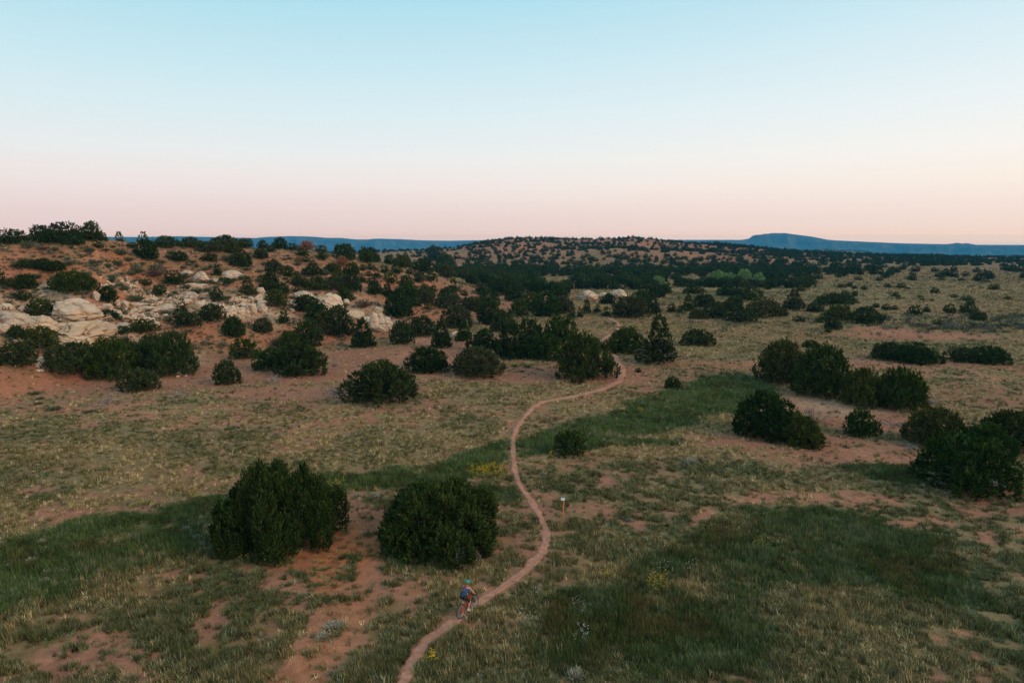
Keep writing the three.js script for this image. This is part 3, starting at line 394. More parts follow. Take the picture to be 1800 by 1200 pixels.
// ---------------------------------------------------------------- sandstone
const stone = mat(1, 1, 1, 0.95, { vertexColors: true }), stoneTan = mat(0.97, 0.92, 0.83, 0.95, { vertexColors: true }), stoneGrey = mat(0.88, 0.92, 0.98, 0.95, { vertexColors: true });
function rockGeo(seed, blocky) {
  const g = mergeVertices(new THREE.IcosahedronGeometry(1, blocky ? 16 : 26).deleteAttribute('uv').deleteAttribute('normal')), P = g.attributes.position, R = rng(seed), col = [], planes = [], cr = [];
  for (let k = 0; k < (blocky ? 10 : 7); k++) planes.push([V(R() - 0.5, R() * 0.8 - 0.3, R() - 0.5).normalize(), 0.6 + R() * 0.25]);
  for (let k = 0; k < (blocky ? 2 : 5); k++) cr.push([V(R() - 0.5, (R() - 0.5) * 1.2, R() - 0.5).normalize(), (R() - 0.5) * 1.1]);
  const ox = R() * 50, n3 = (v, f, n) => (fbm(v.x * f + ox, v.y * f + v.z * f * 0.37, n) + fbm(v.z * f - ox, v.y * f * 1.1 - v.x * f * 0.31, n)) / 2;
  for (let k = 0; k < P.count; k++) {
    const v = V().fromBufferAttribute(P, k); let s = 1; for (const [n, d] of planes) { const q = v.dot(n); if (q > d) s = Math.min(s, mix(d / q, 1, blocky ? 0.1 : 0.3)); }
    const big = n3(v, 1.5, 3), med = n3(v, 5, 3), fine = n3(v, 16, 2); s *= 1 + (big - 0.5) * 0.5 + (med - 0.5) * 0.2 + (fine - 0.5) * 0.06;
    const w = (med - 0.5) * 0.5; let crack = 0; for (const [n, d] of cr) crack = Math.max(crack, 1 - smooth(0.012, 0.06, Math.abs(v.dot(n) - d + w)));
    const bed = v.y * 2.6 + w * 1.5 + ox, ledge = 1 - smooth(0, 0.1, Math.abs(bed - Math.round(bed))); s *= 1 - 0.15 * crack - 0.09 * ledge * smooth(0.4, 0.6, big);
    v.multiplyScalar(s); P.setXYZ(k, v.x, v.y, v.z);
    let c = m3([0.52, 0.385, 0.275], [0.43, 0.33, 0.26], clamp(big * 3 - 1)); c = m3(c, [0.56, 0.36, 0.19], clamp((n3(v, 2.3, 3) - 0.52) * 4)); c = m3(c, [0.26, 0.2, 0.16], clamp((n3(v, 7, 3) - 0.58) * 5)); const u = (0.84 + 0.32 * fine) * (0.84 + 0.32 * hash(Math.round(bed * 2), 3)); col.push(c[0] * u, c[1] * u, c[2] * u);
  }
  g.setAttribute('color', new THREE.Float32BufferAttribute(col, 3)); g.computeVertexNormals(); return g;
}
const ROUND = [0, 1, 2, 3].map((k) => rockGeo(300 + k, false)), BLOCK = [0, 1, 2, 3].map((k) => rockGeo(330 + k, true));
const pickRock = rng(88);
function boulder(px, yb, w, yt, label, group, kind = 'block', material, turn) {
  const front = spot(px, yb, crestMost(px)), m = w / FOCAL * depthOf(front), back = m * 0.4, k = 1 + back / Math.hypot(front.x, front.z), p = V(front.x * k, 0, front.z * k); p.y = H(p.x, p.z);
  const top = topAt(px, yt, p); let y0 = Math.min(front.y, p.y) - 0.25 * m * 0.3, h = Math.max(top - y0, m * 0.3), set = kind === 'round' ? ROUND : BLOCK;
   const o = part(kind === 'ledge' ? 'sandstone_ledge' : 'boulder', set[Math.floor(pickRock() * 4)], material ?? (pickRock() < 0.3 ? stoneGrey : stone), scene);
  o.position.set(p.x, y0 + h * 0.42, p.z); o.scale.set(m * 0.56, h * 0.62, m * 0.5); if (kind === 'ledge') { o.scale.set(m * 0.72, h * 0.58, m * 0.5); o.position.y -= h * 0.12; o.rotation.set(0, (pickRock() - 0.5) * 0.9, 0); } o.rotation.y = turn ?? pickRock() * 6.28; if (kind === 'block') o.rotation.z = (pickRock() - 0.5) * 0.5;
  tag(o, label, kind === 'ledge' ? 'rock ledge' : 'boulder', group); if (group) single(o, (m < 1.3 ? 'small ' : m < 2.2 ? 'mid-sized ' : 'large ') + (o.material === stoneGrey ? 'grey' : o.material === stoneTan ? 'tan' : 'cream') + (kind === 'ledge' ? ' sandstone ledge' : kind === 'round' ? ' cracked boulder' : ' broken block')); return o;
}
for (const [px, yb, w, yt, label, m, turn] of [
  [133, 566, 84, 526, 'upper sandstone dome with a small juniper growing on it', stone, 0.3], [149, 596, 98, 560, 'largest rounded tan boulder above the thicket', stoneTan, 1.2], [72, 588, 60, 556, 'smooth egg-shaped boulder beside the largest tan boulder', stoneTan, 2.2], [133, 609, 78, 592, 'stained sandstone ledge under the largest tan boulder', stoneTan, 0.6],
  [581, 556, 56, 517, 'smooth sloping sandstone dome on the middle of the ridge', stone, 0.9], [535, 530, 44, 511, 'low pale slab uphill of the smooth sloping dome', stone, 2.0], [673, 582, 36, 556, 'sloping pale slab at the end of the rock band', stone, 2.8], [658, 581, 16, 550, 'upright pale fin at the end of the rock band', stone, 0.2], [405, 490, 36, 475, 'high pale slab near the ridge top', stone, 1.1], [353, 498, 28, 478, 'pale rounded slab above the boulder field', stone, 2.4], [326, 486, 23, 475, 'small white slab highest on the slope', stone, 0.1],
  [1032, 528, 36, 511, 'pale rounded outcrop among the middle thicket', stone, 0.5], [1087, 525, 32, 509, 'pale striped outcrop at the back of the middle thicket', stone, 1.8], [1060, 524, 24, 514, 'low pale saddle between two outcrops in the thicket', stone, 1.5],
  [800, 594, 26, 583, 'flat white rock patch at the foot of the slope', stone, 0.4], [335, 528, 26, 511, 'grey weathered slab above the boulder field', stoneGrey, 0.8],
]) boulder(px, yb, w, yt, label, null, 'round', m, turn);
for (const [px, yb, w, yt] of [[10, 546, 23, 533], [5, 558, 15, 546], [15, 571, 27, 548], [28, 584, 32, 560], [44, 550, 21, 537], [6, 588, 26, 569], [50, 575, 20, 560]]) boulder(px, yb, w, yt, 'cracked pale boulder piled beside the egg-shaped boulder', 'cracked boulders beside the egg-shaped one', 'round');
for (const [px, yb, w, yt] of [[169, 530, 15, 509], [207, 541, 10, 525], [219, 542, 16, 525], [187, 546, 25, 531], [197, 555, 28, 541], [215, 577, 28, 566], [235, 551, 13, 541], [240, 557, 10, 548], [249, 559, 10, 551], [263, 555, 13, 547], [273, 559, 12, 549], [255, 565, 10, 558], [263, 564, 14, 557], [272, 573, 21, 563], [280, 551, 19, 541], [228, 566, 13, 555], [270, 530, 15, 521], [245, 548, 10, 541], [290, 558, 11, 551], [226, 553, 10, 546], [233, 572, 12, 564]]) boulder(px, yb, w, yt, 'pale block in the rockfall behind the thicket', 'blocks of the rockfall behind the thicket');
for (const [px, yb, w, yt] of [[352, 545, 20, 527], [390, 547, 23, 534], [408, 554, 20, 539], [424, 553, 17, 538], [435, 546, 11, 535], [425, 541, 17, 532], [441, 531, 11, 519], [444, 549, 15, 531], [456, 532, 19, 516], [457, 549, 13, 534], [412, 565, 16, 556], [420, 561, 11, 555], [346, 536, 11, 529], [459, 525, 20, 504], [460, 539, 21, 526], [461, 550, 16, 532], [475, 558, 10, 550], [436, 560, 9, 554], [608, 535, 15, 524], [665, 549, 19, 538], [667, 562, 12, 549], [555, 545, 11, 536], [512, 548, 10, 541]]) boulder(px, yb, w, yt, 'pale broken block in the boulder field on the mid slope', 'blocks of the mid-slope boulder field');
for (const [px, yb, w, yt] of [[98, 552, 44, 538], [62, 566, 36, 550], [178, 562, 40, 545], [205, 562, 34, 549], [22, 562, 44, 546], [112, 578, 40, 562], [190, 585, 36, 570], [300, 545, 36, 530], [322, 536, 30, 522], [370, 541, 32, 528], [395, 560, 30, 546], [430, 533, 34, 520], [475, 530, 30, 516], [510, 538, 34, 522], [560, 532, 30, 518], [620, 560, 34, 542], [650, 566, 26, 552], [255, 545, 40, 534], [240, 538, 30, 528], [345, 505, 30, 494], [385, 498, 34, 486], [35, 600, 34, 586]]) boulder(px, yb, w, yt, 'low sandstone ledge breaking out of the red slope', 'sandstone ledges of the slope', 'ledge', pickRock() < 0.5 ? stoneTan : stone);
{
  const R = rng(31), items = [], small = mergeVertices(new THREE.IcosahedronGeometry(1, 1).deleteAttribute('uv').deleteAttribute('normal')), P = small.attributes.position;
  for (let k = 0; k < P.count; k++) { const s = 0.75 + R() * 0.5; P.setXYZ(k, P.getX(k) * s, P.getY(k) * s * 0.7, P.getZ(k) * s); } small.computeVertexNormals();
  const seeds = [[150, 560, 60, 30], [250, 555, 40, 16], [400, 545, 60, 22], [430, 535, 30, 20], [280, 525, 50, 20], [340, 515, 40, 15], [580, 540, 40, 22], [320, 650, 14, 14], [70, 640, 10, 14], [210, 500, 40, 14], [670, 560, 26, 18]];
  for (let k = 0; k < 900; k++) { const [cx, cy, sx, sy] = seeds[k % seeds.length], p = spot(cx + (R() + R() - 1) * sx, cy + (R() + R() - 1) * sy, 200), s = 0.1 + 0.35 * R() * R(), c = 0.75 + R() * 0.35; items.push([p.x, p.y + s * 0.1, p.z, s, s, R() * 6, [c, c * 0.97, c * 0.94], R()]); }
  scatter('rock_rubble', 'pale rubble strewn over the ridge slope between boulders', 'rubble', small, mat(0.62, 0.45, 0.33, 1), items);
}

// ---------------------------------------------------------------- grass
const tuft = (seed, n, h, spread, w, lean) => { const R = rng(seed), L = new Leaves(); for (let k = 0; k < n; k++) { const a = R() * 6.28, q = Math.sqrt(R()) * spread, t = R() * 6.28, c = 0.7 + R() * 0.6; L.blade(V(Math.cos(a) * q, -0.02, Math.sin(a) * q), V(Math.cos(t) * lean * R(), 1, Math.sin(t) * lean * R()), V(Math.cos(t + 1.6), 0, Math.sin(t + 1.6)), h * (0.5 + R() * 0.7), w * (0.7 + R() * 0.6), [c, c * (0.96 + R() * 0.08), c * (0.9 + R() * 0.15)]); } return L.geo(); };
const grassMat = leafy();
{
  const R = rng(2024), dry = [], green = [], low = [], bunch = [];
  const C = { straw: [0.55, 0.42, 0.215], tan: [0.36, 0.25, 0.115], olive: [0.155, 0.135, 0.05], green: [0.105, 0.155, 0.042], deep: [0.042, 0.066, 0.022], sage: [0.2, 0.21, 0.125], brown: [0.145, 0.105, 0.048], vivid: [0.1, 0.2, 0.05] };
  const N = 590000;
  for (let k = 0; k < N; k++) {
    const r = 20 * (560 / 20) ** (R() ** 0.97), a = -0.72 + R() * 1.44, x = Math.sin(a) * r, z = -Math.cos(a) * r, [bare, lush, , pale] = cover(x, z), fine = fbm(x * 1.3 + 3, z * 1.3, 2);
    let dens = clamp(0.92 - 1.2 * bare + (fine - 0.5) * 2.6 + lush * 0.35, 0.035) * (1 - pale * 0.8); if (R() > dens) continue;
    if (r < 190 && nearLine(trailPts, x, z) < 1.15) continue;
    const y = H(x, z), big = 1.25 + smooth(60, 450, r) * 1.4, turn = R() * 6.28, v = 0.4 + R() * 1.0, patch = fbm(x * 0.22, z * 0.22 + 12, 3);
    const kind = lush * 1.0 + (patch - 0.5) * 1.5 + (R() - 0.5) * 0.5, damp = inBlobs(dampBlobs, x, z, (patch - 0.5) * 0.8), clump = 0.55 + 1.0 * noise(x * 1.1 + 5, z * 1.1), vivid = 1 - smooth(0.7, 1.3, nearLine(swale, x, z));
    let c; if (kind > 0.44) { const t = R(), hue = fbm(x * 0.5, z * 0.5 + 40, 2) + (R() - 0.5) * 0.45 - vivid * 0.14; c = hue > 0.72 ? m3(C.olive, C.brown, t) : hue > 0.42 ? m3(C.deep, C.green, t) : m3(C.green, vivid > 0.5 && t < 0.6 ? C.vivid : C.sage, t); (R() < 0.6 ? green : bunch).push([x, y, z, big * (0.6 + R() * 0.5), big * (0.5 + R() * 0.6) * (0.5 + 0.6 * lush) * clump, turn, c.map((q) => q * v), (R() - 0.5) * 0.3]); }
    else { const t = R(), dark = patch + (R() - 0.5) * 0.5 > 0.58 - damp * 0.2; c = dark ? (t < 0.5 ? m3(C.olive, C.deep, R()) : m3(C.olive, C.sage, R())) : t < 0.42 - damp * 0.16 ? C.straw : m3(C.tan, C.olive, R() * 0.8); (dark && R() < 0.75 ? bunch : R() < 0.6 ? dry : low).push([x, y, z, big * (0.6 + R() * 0.7), big * (0.45 + R() * 0.7) * clump, turn, c.map((q) => q * v), (R() - 0.5) * 0.3]); }
  }
  scatter('bunch_grass', 'dark olive bunch grass in rounded clumps', 'grass', tuft(4, 20, 0.22, 0.1, 0.013, 1.0), grassMat, bunch);
  scatter('dry_grass', 'dry tan bunch grass covering the flat', 'grass', tuft(1, 13, 0.24, 0.13, 0.012, 0.7), grassMat, dry);
  scatter('low_grass', 'short matted grey-green grass over the red soil', 'grass', tuft(2, 15, 0.11, 0.17, 0.016, 1.3), grassMat, low);
  scatter('green_grass', 'lush green grass along the damp swale', 'grass', tuft(3, 16, 0.32, 0.17, 0.013, 0.5), grassMat, green);
}
// ---------------------------------------------------------------- shrubs, flowers, brush
const shrubGeo = (seed, n, hue, hue2, tall = 0.5) => { const R = rng(seed), L = new Leaves(); for (let k = 0; k < n; k++) { const t = R() * 6.28, e = Math.acos(R() * 0.95), d = V(Math.sin(e) * Math.cos(t), Math.cos(e) + 0.25, Math.sin(e) * Math.sin(t)).normalize(), s = 0.15 + R() * 0.55, v = 0.65 + R() * 0.7, c = m3(hue, hue2, R()).map((q) => q * v); L.spindle(V(d.x * s * 0.75, d.y * s * tall * 1.6, d.z * s * 0.75), V(d.x * 0.7, d.y * 0.8 + 0.35, d.z * 0.7).normalize(), 0.2 + R() * 0.2, 0.03, c); } return L.geo(); };
const SAGE = [0, 1].map((k) => shrubGeo(500 + k, 190, [0.06, 0.078, 0.042], [0.1, 0.11, 0.062])), SILVER = [0, 1].map((k) => shrubGeo(520 + k, 220, [0.2, 0.2, 0.155], [0.34, 0.34, 0.26])), BROWN = shrubGeo(540, 200, [0.12, 0.075, 0.06], [0.16, 0.11, 0.08]);
const stemsGeo = (() => { const R = rng(9), L = new Leaves(); for (let k = 0; k < 9; k++) { const t = R() * 6.28; limb(L, [V(0, -0.08, 0), V(Math.cos(t) * 0.2, 0.18, Math.sin(t) * 0.2), V(Math.cos(t) * 0.42, 0.45, Math.sin(t) * 0.42)], 0.02, 0.006, [0.16, 0.13, 0.11], 3); } return L.geo(); })();
const pickShrub = rng(61), slopeShrubs = [];
{ const q = rng(818); for (let k = 0; k < 400 && slopeShrubs.length < 60; k++) { const px = q() * 620, py = 440 + q() * 120, w = 12 + q() * 15; if (py > 470 + (px < 300 ? 45 : 60) || slopeShrubs.some(([a, b]) => Math.hypot(a - px, (b - py) * 1.6) < 17) || py < 438 + px * 0.02) continue; slopeShrubs.push([px, py, w, py - w * (0.5 + q() * 0.4)]); } }
function shrub(name, category, geo, px, yb, w, yt, label, group, what) {
  const p = spot(px, yb - w * 0.12, crestMost(px)), m = w / FOCAL * depthOf(p), h = Math.max(topAt(px, yt, p) - p.y, m * 0.35), t = thing(name, label, category, group);
  t.position.set(p.x, p.y - 0.03, p.z); t.scale.set(m / 1.25, h / 0.95, m / 1.25); t.rotation.y = pickShrub() * 6.28;
  part('stems', stemsGeo, bark, t); part('foliage', geo, foliage, t); if (what) single(t, what); return t;
}
for (const [px, yb, w, yt] of [[162, 467, 20, 452], [190, 474, 18, 458], [207, 470, 14, 455], [230, 487, 17, 472], [197, 494, 18, 478], [213, 485, 14, 476], [210, 508, 18, 492], [237, 534, 33, 512], [356, 501, 20, 488], [332, 503, 16, 485], [328, 510, 16, 496], [64, 493, 26, 477], [25, 473, 20, 457], [455, 498, 17, 484], [345, 519, 30, 503], [298, 523, 10, 513], [260, 540, 10, 530], [300, 545, 20, 532], [295, 455, 9, 445], [345, 472, 11, 458], [322, 475, 13, 463], [370, 473, 10, 461], [125, 438, 10, 428], [198, 437, 13, 428], [140, 452, 10, 444], [107, 455, 13, 446], [94, 453, 7, 447], [372, 500, 14, 488], [410, 497, 16, 486], [425, 495, 16, 480], [420, 455, 8, 446], [505, 452, 10, 446], ...slopeShrubs]) shrub('sagebrush', 'sagebrush', SAGE[Math.floor(pickShrub() * 2)], px, yb, w, yt, 'grey-green sagebrush on the bare slope of the ridge', 'sagebrush on the ridge slope', (yb - yt > 15 ? 'tall' : w > 16 ? 'wide' : 'small') + ' grey-green sagebrush');
for (const [px, yb, w, yt, label] of [[270, 492, 38, 464, 'large bare brown bush in a hollow of the ridge slope'], [640, 545, 36, 520, 'brown leafless bush beside the sloping sandstone dome'], [75, 442, 24, 428, 'brown scrub below the crest trees'], [488, 610, 26, 588, 'bare brown bush between junipers at the ridge foot']]) shrub('bare_bush', 'bush', BROWN, px, yb, w, yt, label);
for (const [px, yb, w, yt] of [[58, 697, 26, 688], [70, 704, 18, 698], [66, 713, 20, 706], [94, 726, 34, 710], [155, 728, 22, 722], [905, 646, 14, 641], [927, 648, 18, 641], [918, 655, 12, 650], [1080, 638, 8, 634]]) shrub('low_shrub', 'shrub', SAGE[0], px, yb, w, yt, 'low grey-green shrub on the pink dirt below the ridge', 'low shrubs below the ridge');
for (const [px, yb, w, yt, label] of [
  [586, 1110, 42, 1090, 'spreading silver-grey shrub, upper of two in the bare dirt'], [566, 1127, 30, 1106, 'round silver-grey shrub, lower of two in the bare dirt'], [1012, 1198, 36, 1168, 'large ball of silver leaves at the edge of the dirt'], [1162, 1074, 24, 1062, 'flat silver shrub in the lush grass'], [1215, 820, 26, 797, 'pale sage bush alone on the reddish flat'],
  [580, 1188, 13, 1174, 'small pale tuft below the two silver shrubs'], [541, 1046, 14, 1041, 'low white-leaved mat beside the orange soil'], [458, 1120, 10, 1111, 'small silver tuft on the mixed dirt'], [628, 874, 12, 864, 'first silver cushion behind the wide rounded juniper'], [656, 872, 14, 862, 'second silver cushion behind the wide rounded juniper'], [661, 878, 18, 866, 'largest silver cushion behind the wide rounded juniper'], [676, 882, 14, 870, 'last silver cushion half hidden by the wide rounded juniper'],
  [953, 836, 10, 827, 'silver tuft beside the trail near the swale'], [966, 830, 10, 822, 'paler silver tuft near the trail and the swale'], [1107, 918, 18, 908, 'grey woody shrub right of the marker post'], [947, 1058, 17, 1048, 'white-flowered clump right of the cyclist'], [925, 1100, 16, 1090, 'white-flowered clump below the cyclist on the right of the trail'], [1017, 1062, 14, 1052, 'white-flowered clump before the yellow flowers'], [1025, 1136, 20, 1120, 'white-flowered clump above the large silver ball'], [1022, 1152, 18, 1138, 'white-topped flower stems above the large silver ball'], [843, 1196, 18, 1182, 'silver shrub at the edge of the trail'], [860, 1182, 14, 1172, 'small pale clump beside the trail'],
  [613, 918, 16, 910, 'small grey shrub between the two big junipers'], [600, 1000, 10, 990, 'thin grey shrub on the orange soil'],
]) shrub('silver_shrub', 'shrub', SILVER[Math.floor(pickShrub() * 2)], px, yb, w, yt, label);
for (const [px, yb, w, yt] of [[70, 958, 22, 944], [55, 990, 22, 976], [82, 1012, 24, 998], [40, 1012, 18, 1002], [112, 1010, 18, 996], [30, 1000, 14, 990], [78, 1028, 26, 1014], [25, 1042, 16, 1030], [148, 1003, 14, 990], [130, 1025, 14, 1015], [325, 935, 20, 922], [345, 948, 18, 936], [312, 948, 14, 938], [36, 970, 16, 960], [12, 1000, 14, 988], [120, 982, 12, 972], [170, 1008, 14, 997], [355, 962, 14, 950]]) shrub('pale_sage', 'sage', SILVER[1], px, yb, w, yt, 'pale sage sprig in the dark green hollow', 'pale sage in the dark green hollow');
{ // sagebrush flats and dark brush too many to count, then the flowers
  const R = rng(15), sageItems = [], brush = [], f = [], w = [];
  for (let k = 0; k < 5200; k++) { const a = -0.3 + R() * 1.0, r = 130 + R() * 420, x = Math.sin(a) * r, z = -Math.cos(a) * r, wash = inBlobs(darkWash, x, z, (fbm(x * 0.2, z * 0.2, 2) - 0.5)), s = 0.45 + R() * R() * 1.5; if (bearing(x, z) > 860 && (wash > 0.3 ? R() < 1 : R() < 0.42)) sageItems.push([x, H(x, z) - 0.05, z, s * 1.1, s, R() * 6, [0.9 + R() * 0.4, 0.9 + R() * 0.4, 0.9 + R() * 0.4]]); }
  for (const [cx, cz, rx, rz] of darkWash) for (let k = 0; k < 85; k++) { const t = R() * 6.28, q = R() ** 0.7 * 1.4, x = cx + Math.cos(t) * q * rx, z = cz + Math.sin(t) * q * rz, s = 0.5 + R() * R() * 1.5, c = 0.5 + R() * 1.1; brush.push([x, H(x, z) - 0.05, z, s * 1.3, s, R() * 6, [c, c, c * (0.9 + R() * 0.3)]]); }
  for (let k = 0; k < 2600; k++) { const p = spot(R() * 860, 432 + R() * 190, 210), b = bearing(p.x, p.z), rr = Math.hypot(p.x, p.z); if (rr < table(RIDGE, b) - 2 || b > 900) continue; const s = 0.3 + R() * R() * 1.1; brush.push([p.x, p.y - 0.03, p.z, s * 1.2, s, R() * 6, [1, 1, 1]]); }
  scatter('sagebrush_flat', 'grey-green sagebrush dots scattered over the far grassland', 'sagebrush', shrubGeo(600, 60, [0.05, 0.062, 0.036], [0.11, 0.12, 0.075]), foliage, sageItems);
  scatter('wash_brush', 'dark low brush along the wash and between ridge junipers', 'brush', shrubGeo(601, 60, [0.05, 0.06, 0.042], [0.11, 0.12, 0.085]), foliage, brush);
  const flower = (seed, hue) => { const q = rng(seed), L = new Leaves(); for (let k = 0; k < 5; k++) { const x = (q() - 0.5) * 0.25, z = (q() - 0.5) * 0.25, h = 0.3 + q() * 0.3; L.blade(V(x, 0, z), V(0.05, 1, 0), V(1, 0, 0), h, 0.008, [0.07, 0.12, 0.04]); for (let m = 0; m < 2; m++) L.spindle(V(x + 0.05 * h + (q() - 0.5) * 0.06, h - 0.02 + q() * 0.05, (q() - 0.5) * 0.06 + z), V(q() - 0.5, 0.4, q() - 0.5).normalize(), 0.03, 0.017, hue, 4); } return L.geo(); };
  const patch = (list, rows) => { for (const [px, py, sx, sy, n] of rows) for (let k = 0; k < n; k++) { const p = spot(px + (R() + R() - 1) * sx, py + (R() + R() - 1) * sy); if (nearLine(trailPts, p.x, p.z) < 1.2) continue; const s = 0.6 + R() * 0.6; list.push([p.x, p.y, p.z, s, s, R() * 6, [1, 0.9 + R() * 0.15, 1]]); } };
  patch(f, [[862, 832, 36, 12, 110], [840, 838, 60, 14, 40], [1158, 1033, 30, 14, 24], [1065, 1020, 10, 4, 5], [1126, 726, 9, 5, 14], [1626, 676, 14, 4, 34], [592, 858, 30, 14, 22], [245, 888, 30, 8, 14], [340, 880, 20, 10, 10], [720, 975, 60, 14, 20], [968, 806, 4, 5, 4], [757, 1168, 16, 8, 14], [1700, 683, 14, 4, 8], [1770, 553, 20, 2, 40], [420, 985, 30, 10, 8], [1340, 960, 30, 10, 8]]);
  scatter('yellow_wildflowers', 'yellow wildflowers in patches beside the trail and swale', 'flowers', flower(1, [0.62, 0.4, 0.03]), foliage, f);
  patch(w, [[945, 1052, 14, 8, 4], [925, 1096, 14, 8, 4], [1023, 1128, 16, 14, 7], [1030, 1070, 30, 14, 5], [1215, 1005, 20, 8, 4], [1170, 1010, 20, 6, 3], [1290, 632, 60, 4, 60], [1330, 574, 60, 4, 70]]);
  scatter('white_wildflowers', 'white flower heads scattered through the grass', 'flowers', flower(2, [0.5, 0.5, 0.46]), foliage, w);
}
// heaps of dead grey branches
function brushPile(px, py, w, label, tall = 0.35, seed = px) {
  const p = spot(px, py), m = w / FOCAL * depthOf(p), R = rng(seed), t = thing('brush_pile', label, 'dead branches');
  t.position.set(p.x, p.y, p.z);
  for (let k = 0; k < 16; k++) { const L = new Leaves(), a = R() * 6.28, q = m * 0.28 * R(), s = V(Math.cos(a * 3) * q, 0.02, Math.sin(a * 3) * q), len = m * (0.2 + 0.3 * R()), e = V(s.x + Math.cos(a) * len, R() * tall * m * 0.6, s.z + Math.sin(a) * len * 0.8), c = R() < 0.5 ? [0.17, 0.13, 0.12] : [0.27, 0.22, 0.2], mid = V((s.x + e.x) / 2 + (R() - 0.5) * 0.3, mix(s.y, e.y, 0.6) + 0.08, (s.z + e.z) / 2 + (R() - 0.5) * 0.3); limb(L, [s, mid, e], 0.05, 0.012, c, 4); for (let j = 0; j < 4; j++) { const b = V().lerpVectors(mid, e, R()); limb(L, [b, V(b.x + (R() - 0.5) * 0.8, b.y + R() * 0.3, b.z + (R() - 0.5) * 0.8)], 0.016, 0.005, c, 3); } part('branch', L.geo(), bark, t); }
  return t;
}
brushPile(185, 710, 86, 'heap of dead grey branches in the grass below the thicket'); brushPile(315, 695, 60, 'dark heap of dead twigs beside the thicket', 0.15); brushPile(480, 672, 52, 'grey dead branches in front of the ridge-foot juniper'); brushPile(585, 692, 60, 'low dark pile of twigs beside the broad lone juniper', 0.12); brushPile(1425, 738, 70, 'dead grey snag and branches behind the full juniper', 0.8); brushPile(1576, 748, 48, 'tangle of dead branches on the bare patch'); brushPile(1598, 786, 46, 'small brown pile of twigs before the dark trio', 0.15); brushPile(1640, 708, 50, 'fallen dead limbs at the end of the long low clump', 0.12); brushPile(592, 642, 30, 'dead twigs strewn on the pink flat', 0.1); brushPile(1120, 631, 36, 'grey fallen log and twigs by the tall pointed juniper', 0.05); brushPile(790, 605, 28, 'dark fallen branches by the flat white rock', 0.2);

// ---------------------------------------------------------------- trail marker
{
  const p = spot(990, 907), t = thing('trail_marker', 'brown flat post with a small white and green sign beside the trail', 'sign post');
  t.position.set(p.x, p.y, p.z); t.rotation.y = -Math.atan2(p.x, -p.z) * 0.6;
  const post = new THREE.BoxGeometry(0.085, 1.25, 0.03, 1, 6, 1); post.translate(0, 0.475, 0); post.rotateZ(-0.03);
  part('post', post, mat(0.56, 0.2, 0.075, 0.7), t);
  const plate = new THREE.BoxGeometry(0.24, 0.26, 0.012); plate.translate(-0.03, 1.16, 0.025); const s = part('sign', plate, mat(0.78, 0.78, 0.8, 0.5), t);
  const head = new THREE.BoxGeometry(0.236, 0.05, 0.004); head.translate(-0.03, 1.255, 0.034); part('green_header', head, mat(0.03, 0.2, 0.15, 0.5), s);
  const foot = new THREE.BoxGeometry(0.236, 0.012, 0.004); foot.translate(-0.03, 1.045, 0.034); part('lower_band', foot, mat(0.1, 0.1, 0.11, 0.5), s);
  const fig = new THREE.BoxGeometry(0.05, 0.08, 0.004); fig.translate(-0.03, 1.15, 0.034); part('pictogram', fig, mat(0.5, 0.5, 0.52, 0.5), s);
  const cap = new THREE.BoxGeometry(0.26, 0.012, 0.05); cap.translate(-0.03, 1.298, 0.02); part('cap', cap, mat(0.1, 0.2, 0.18, 0.5), s);
}

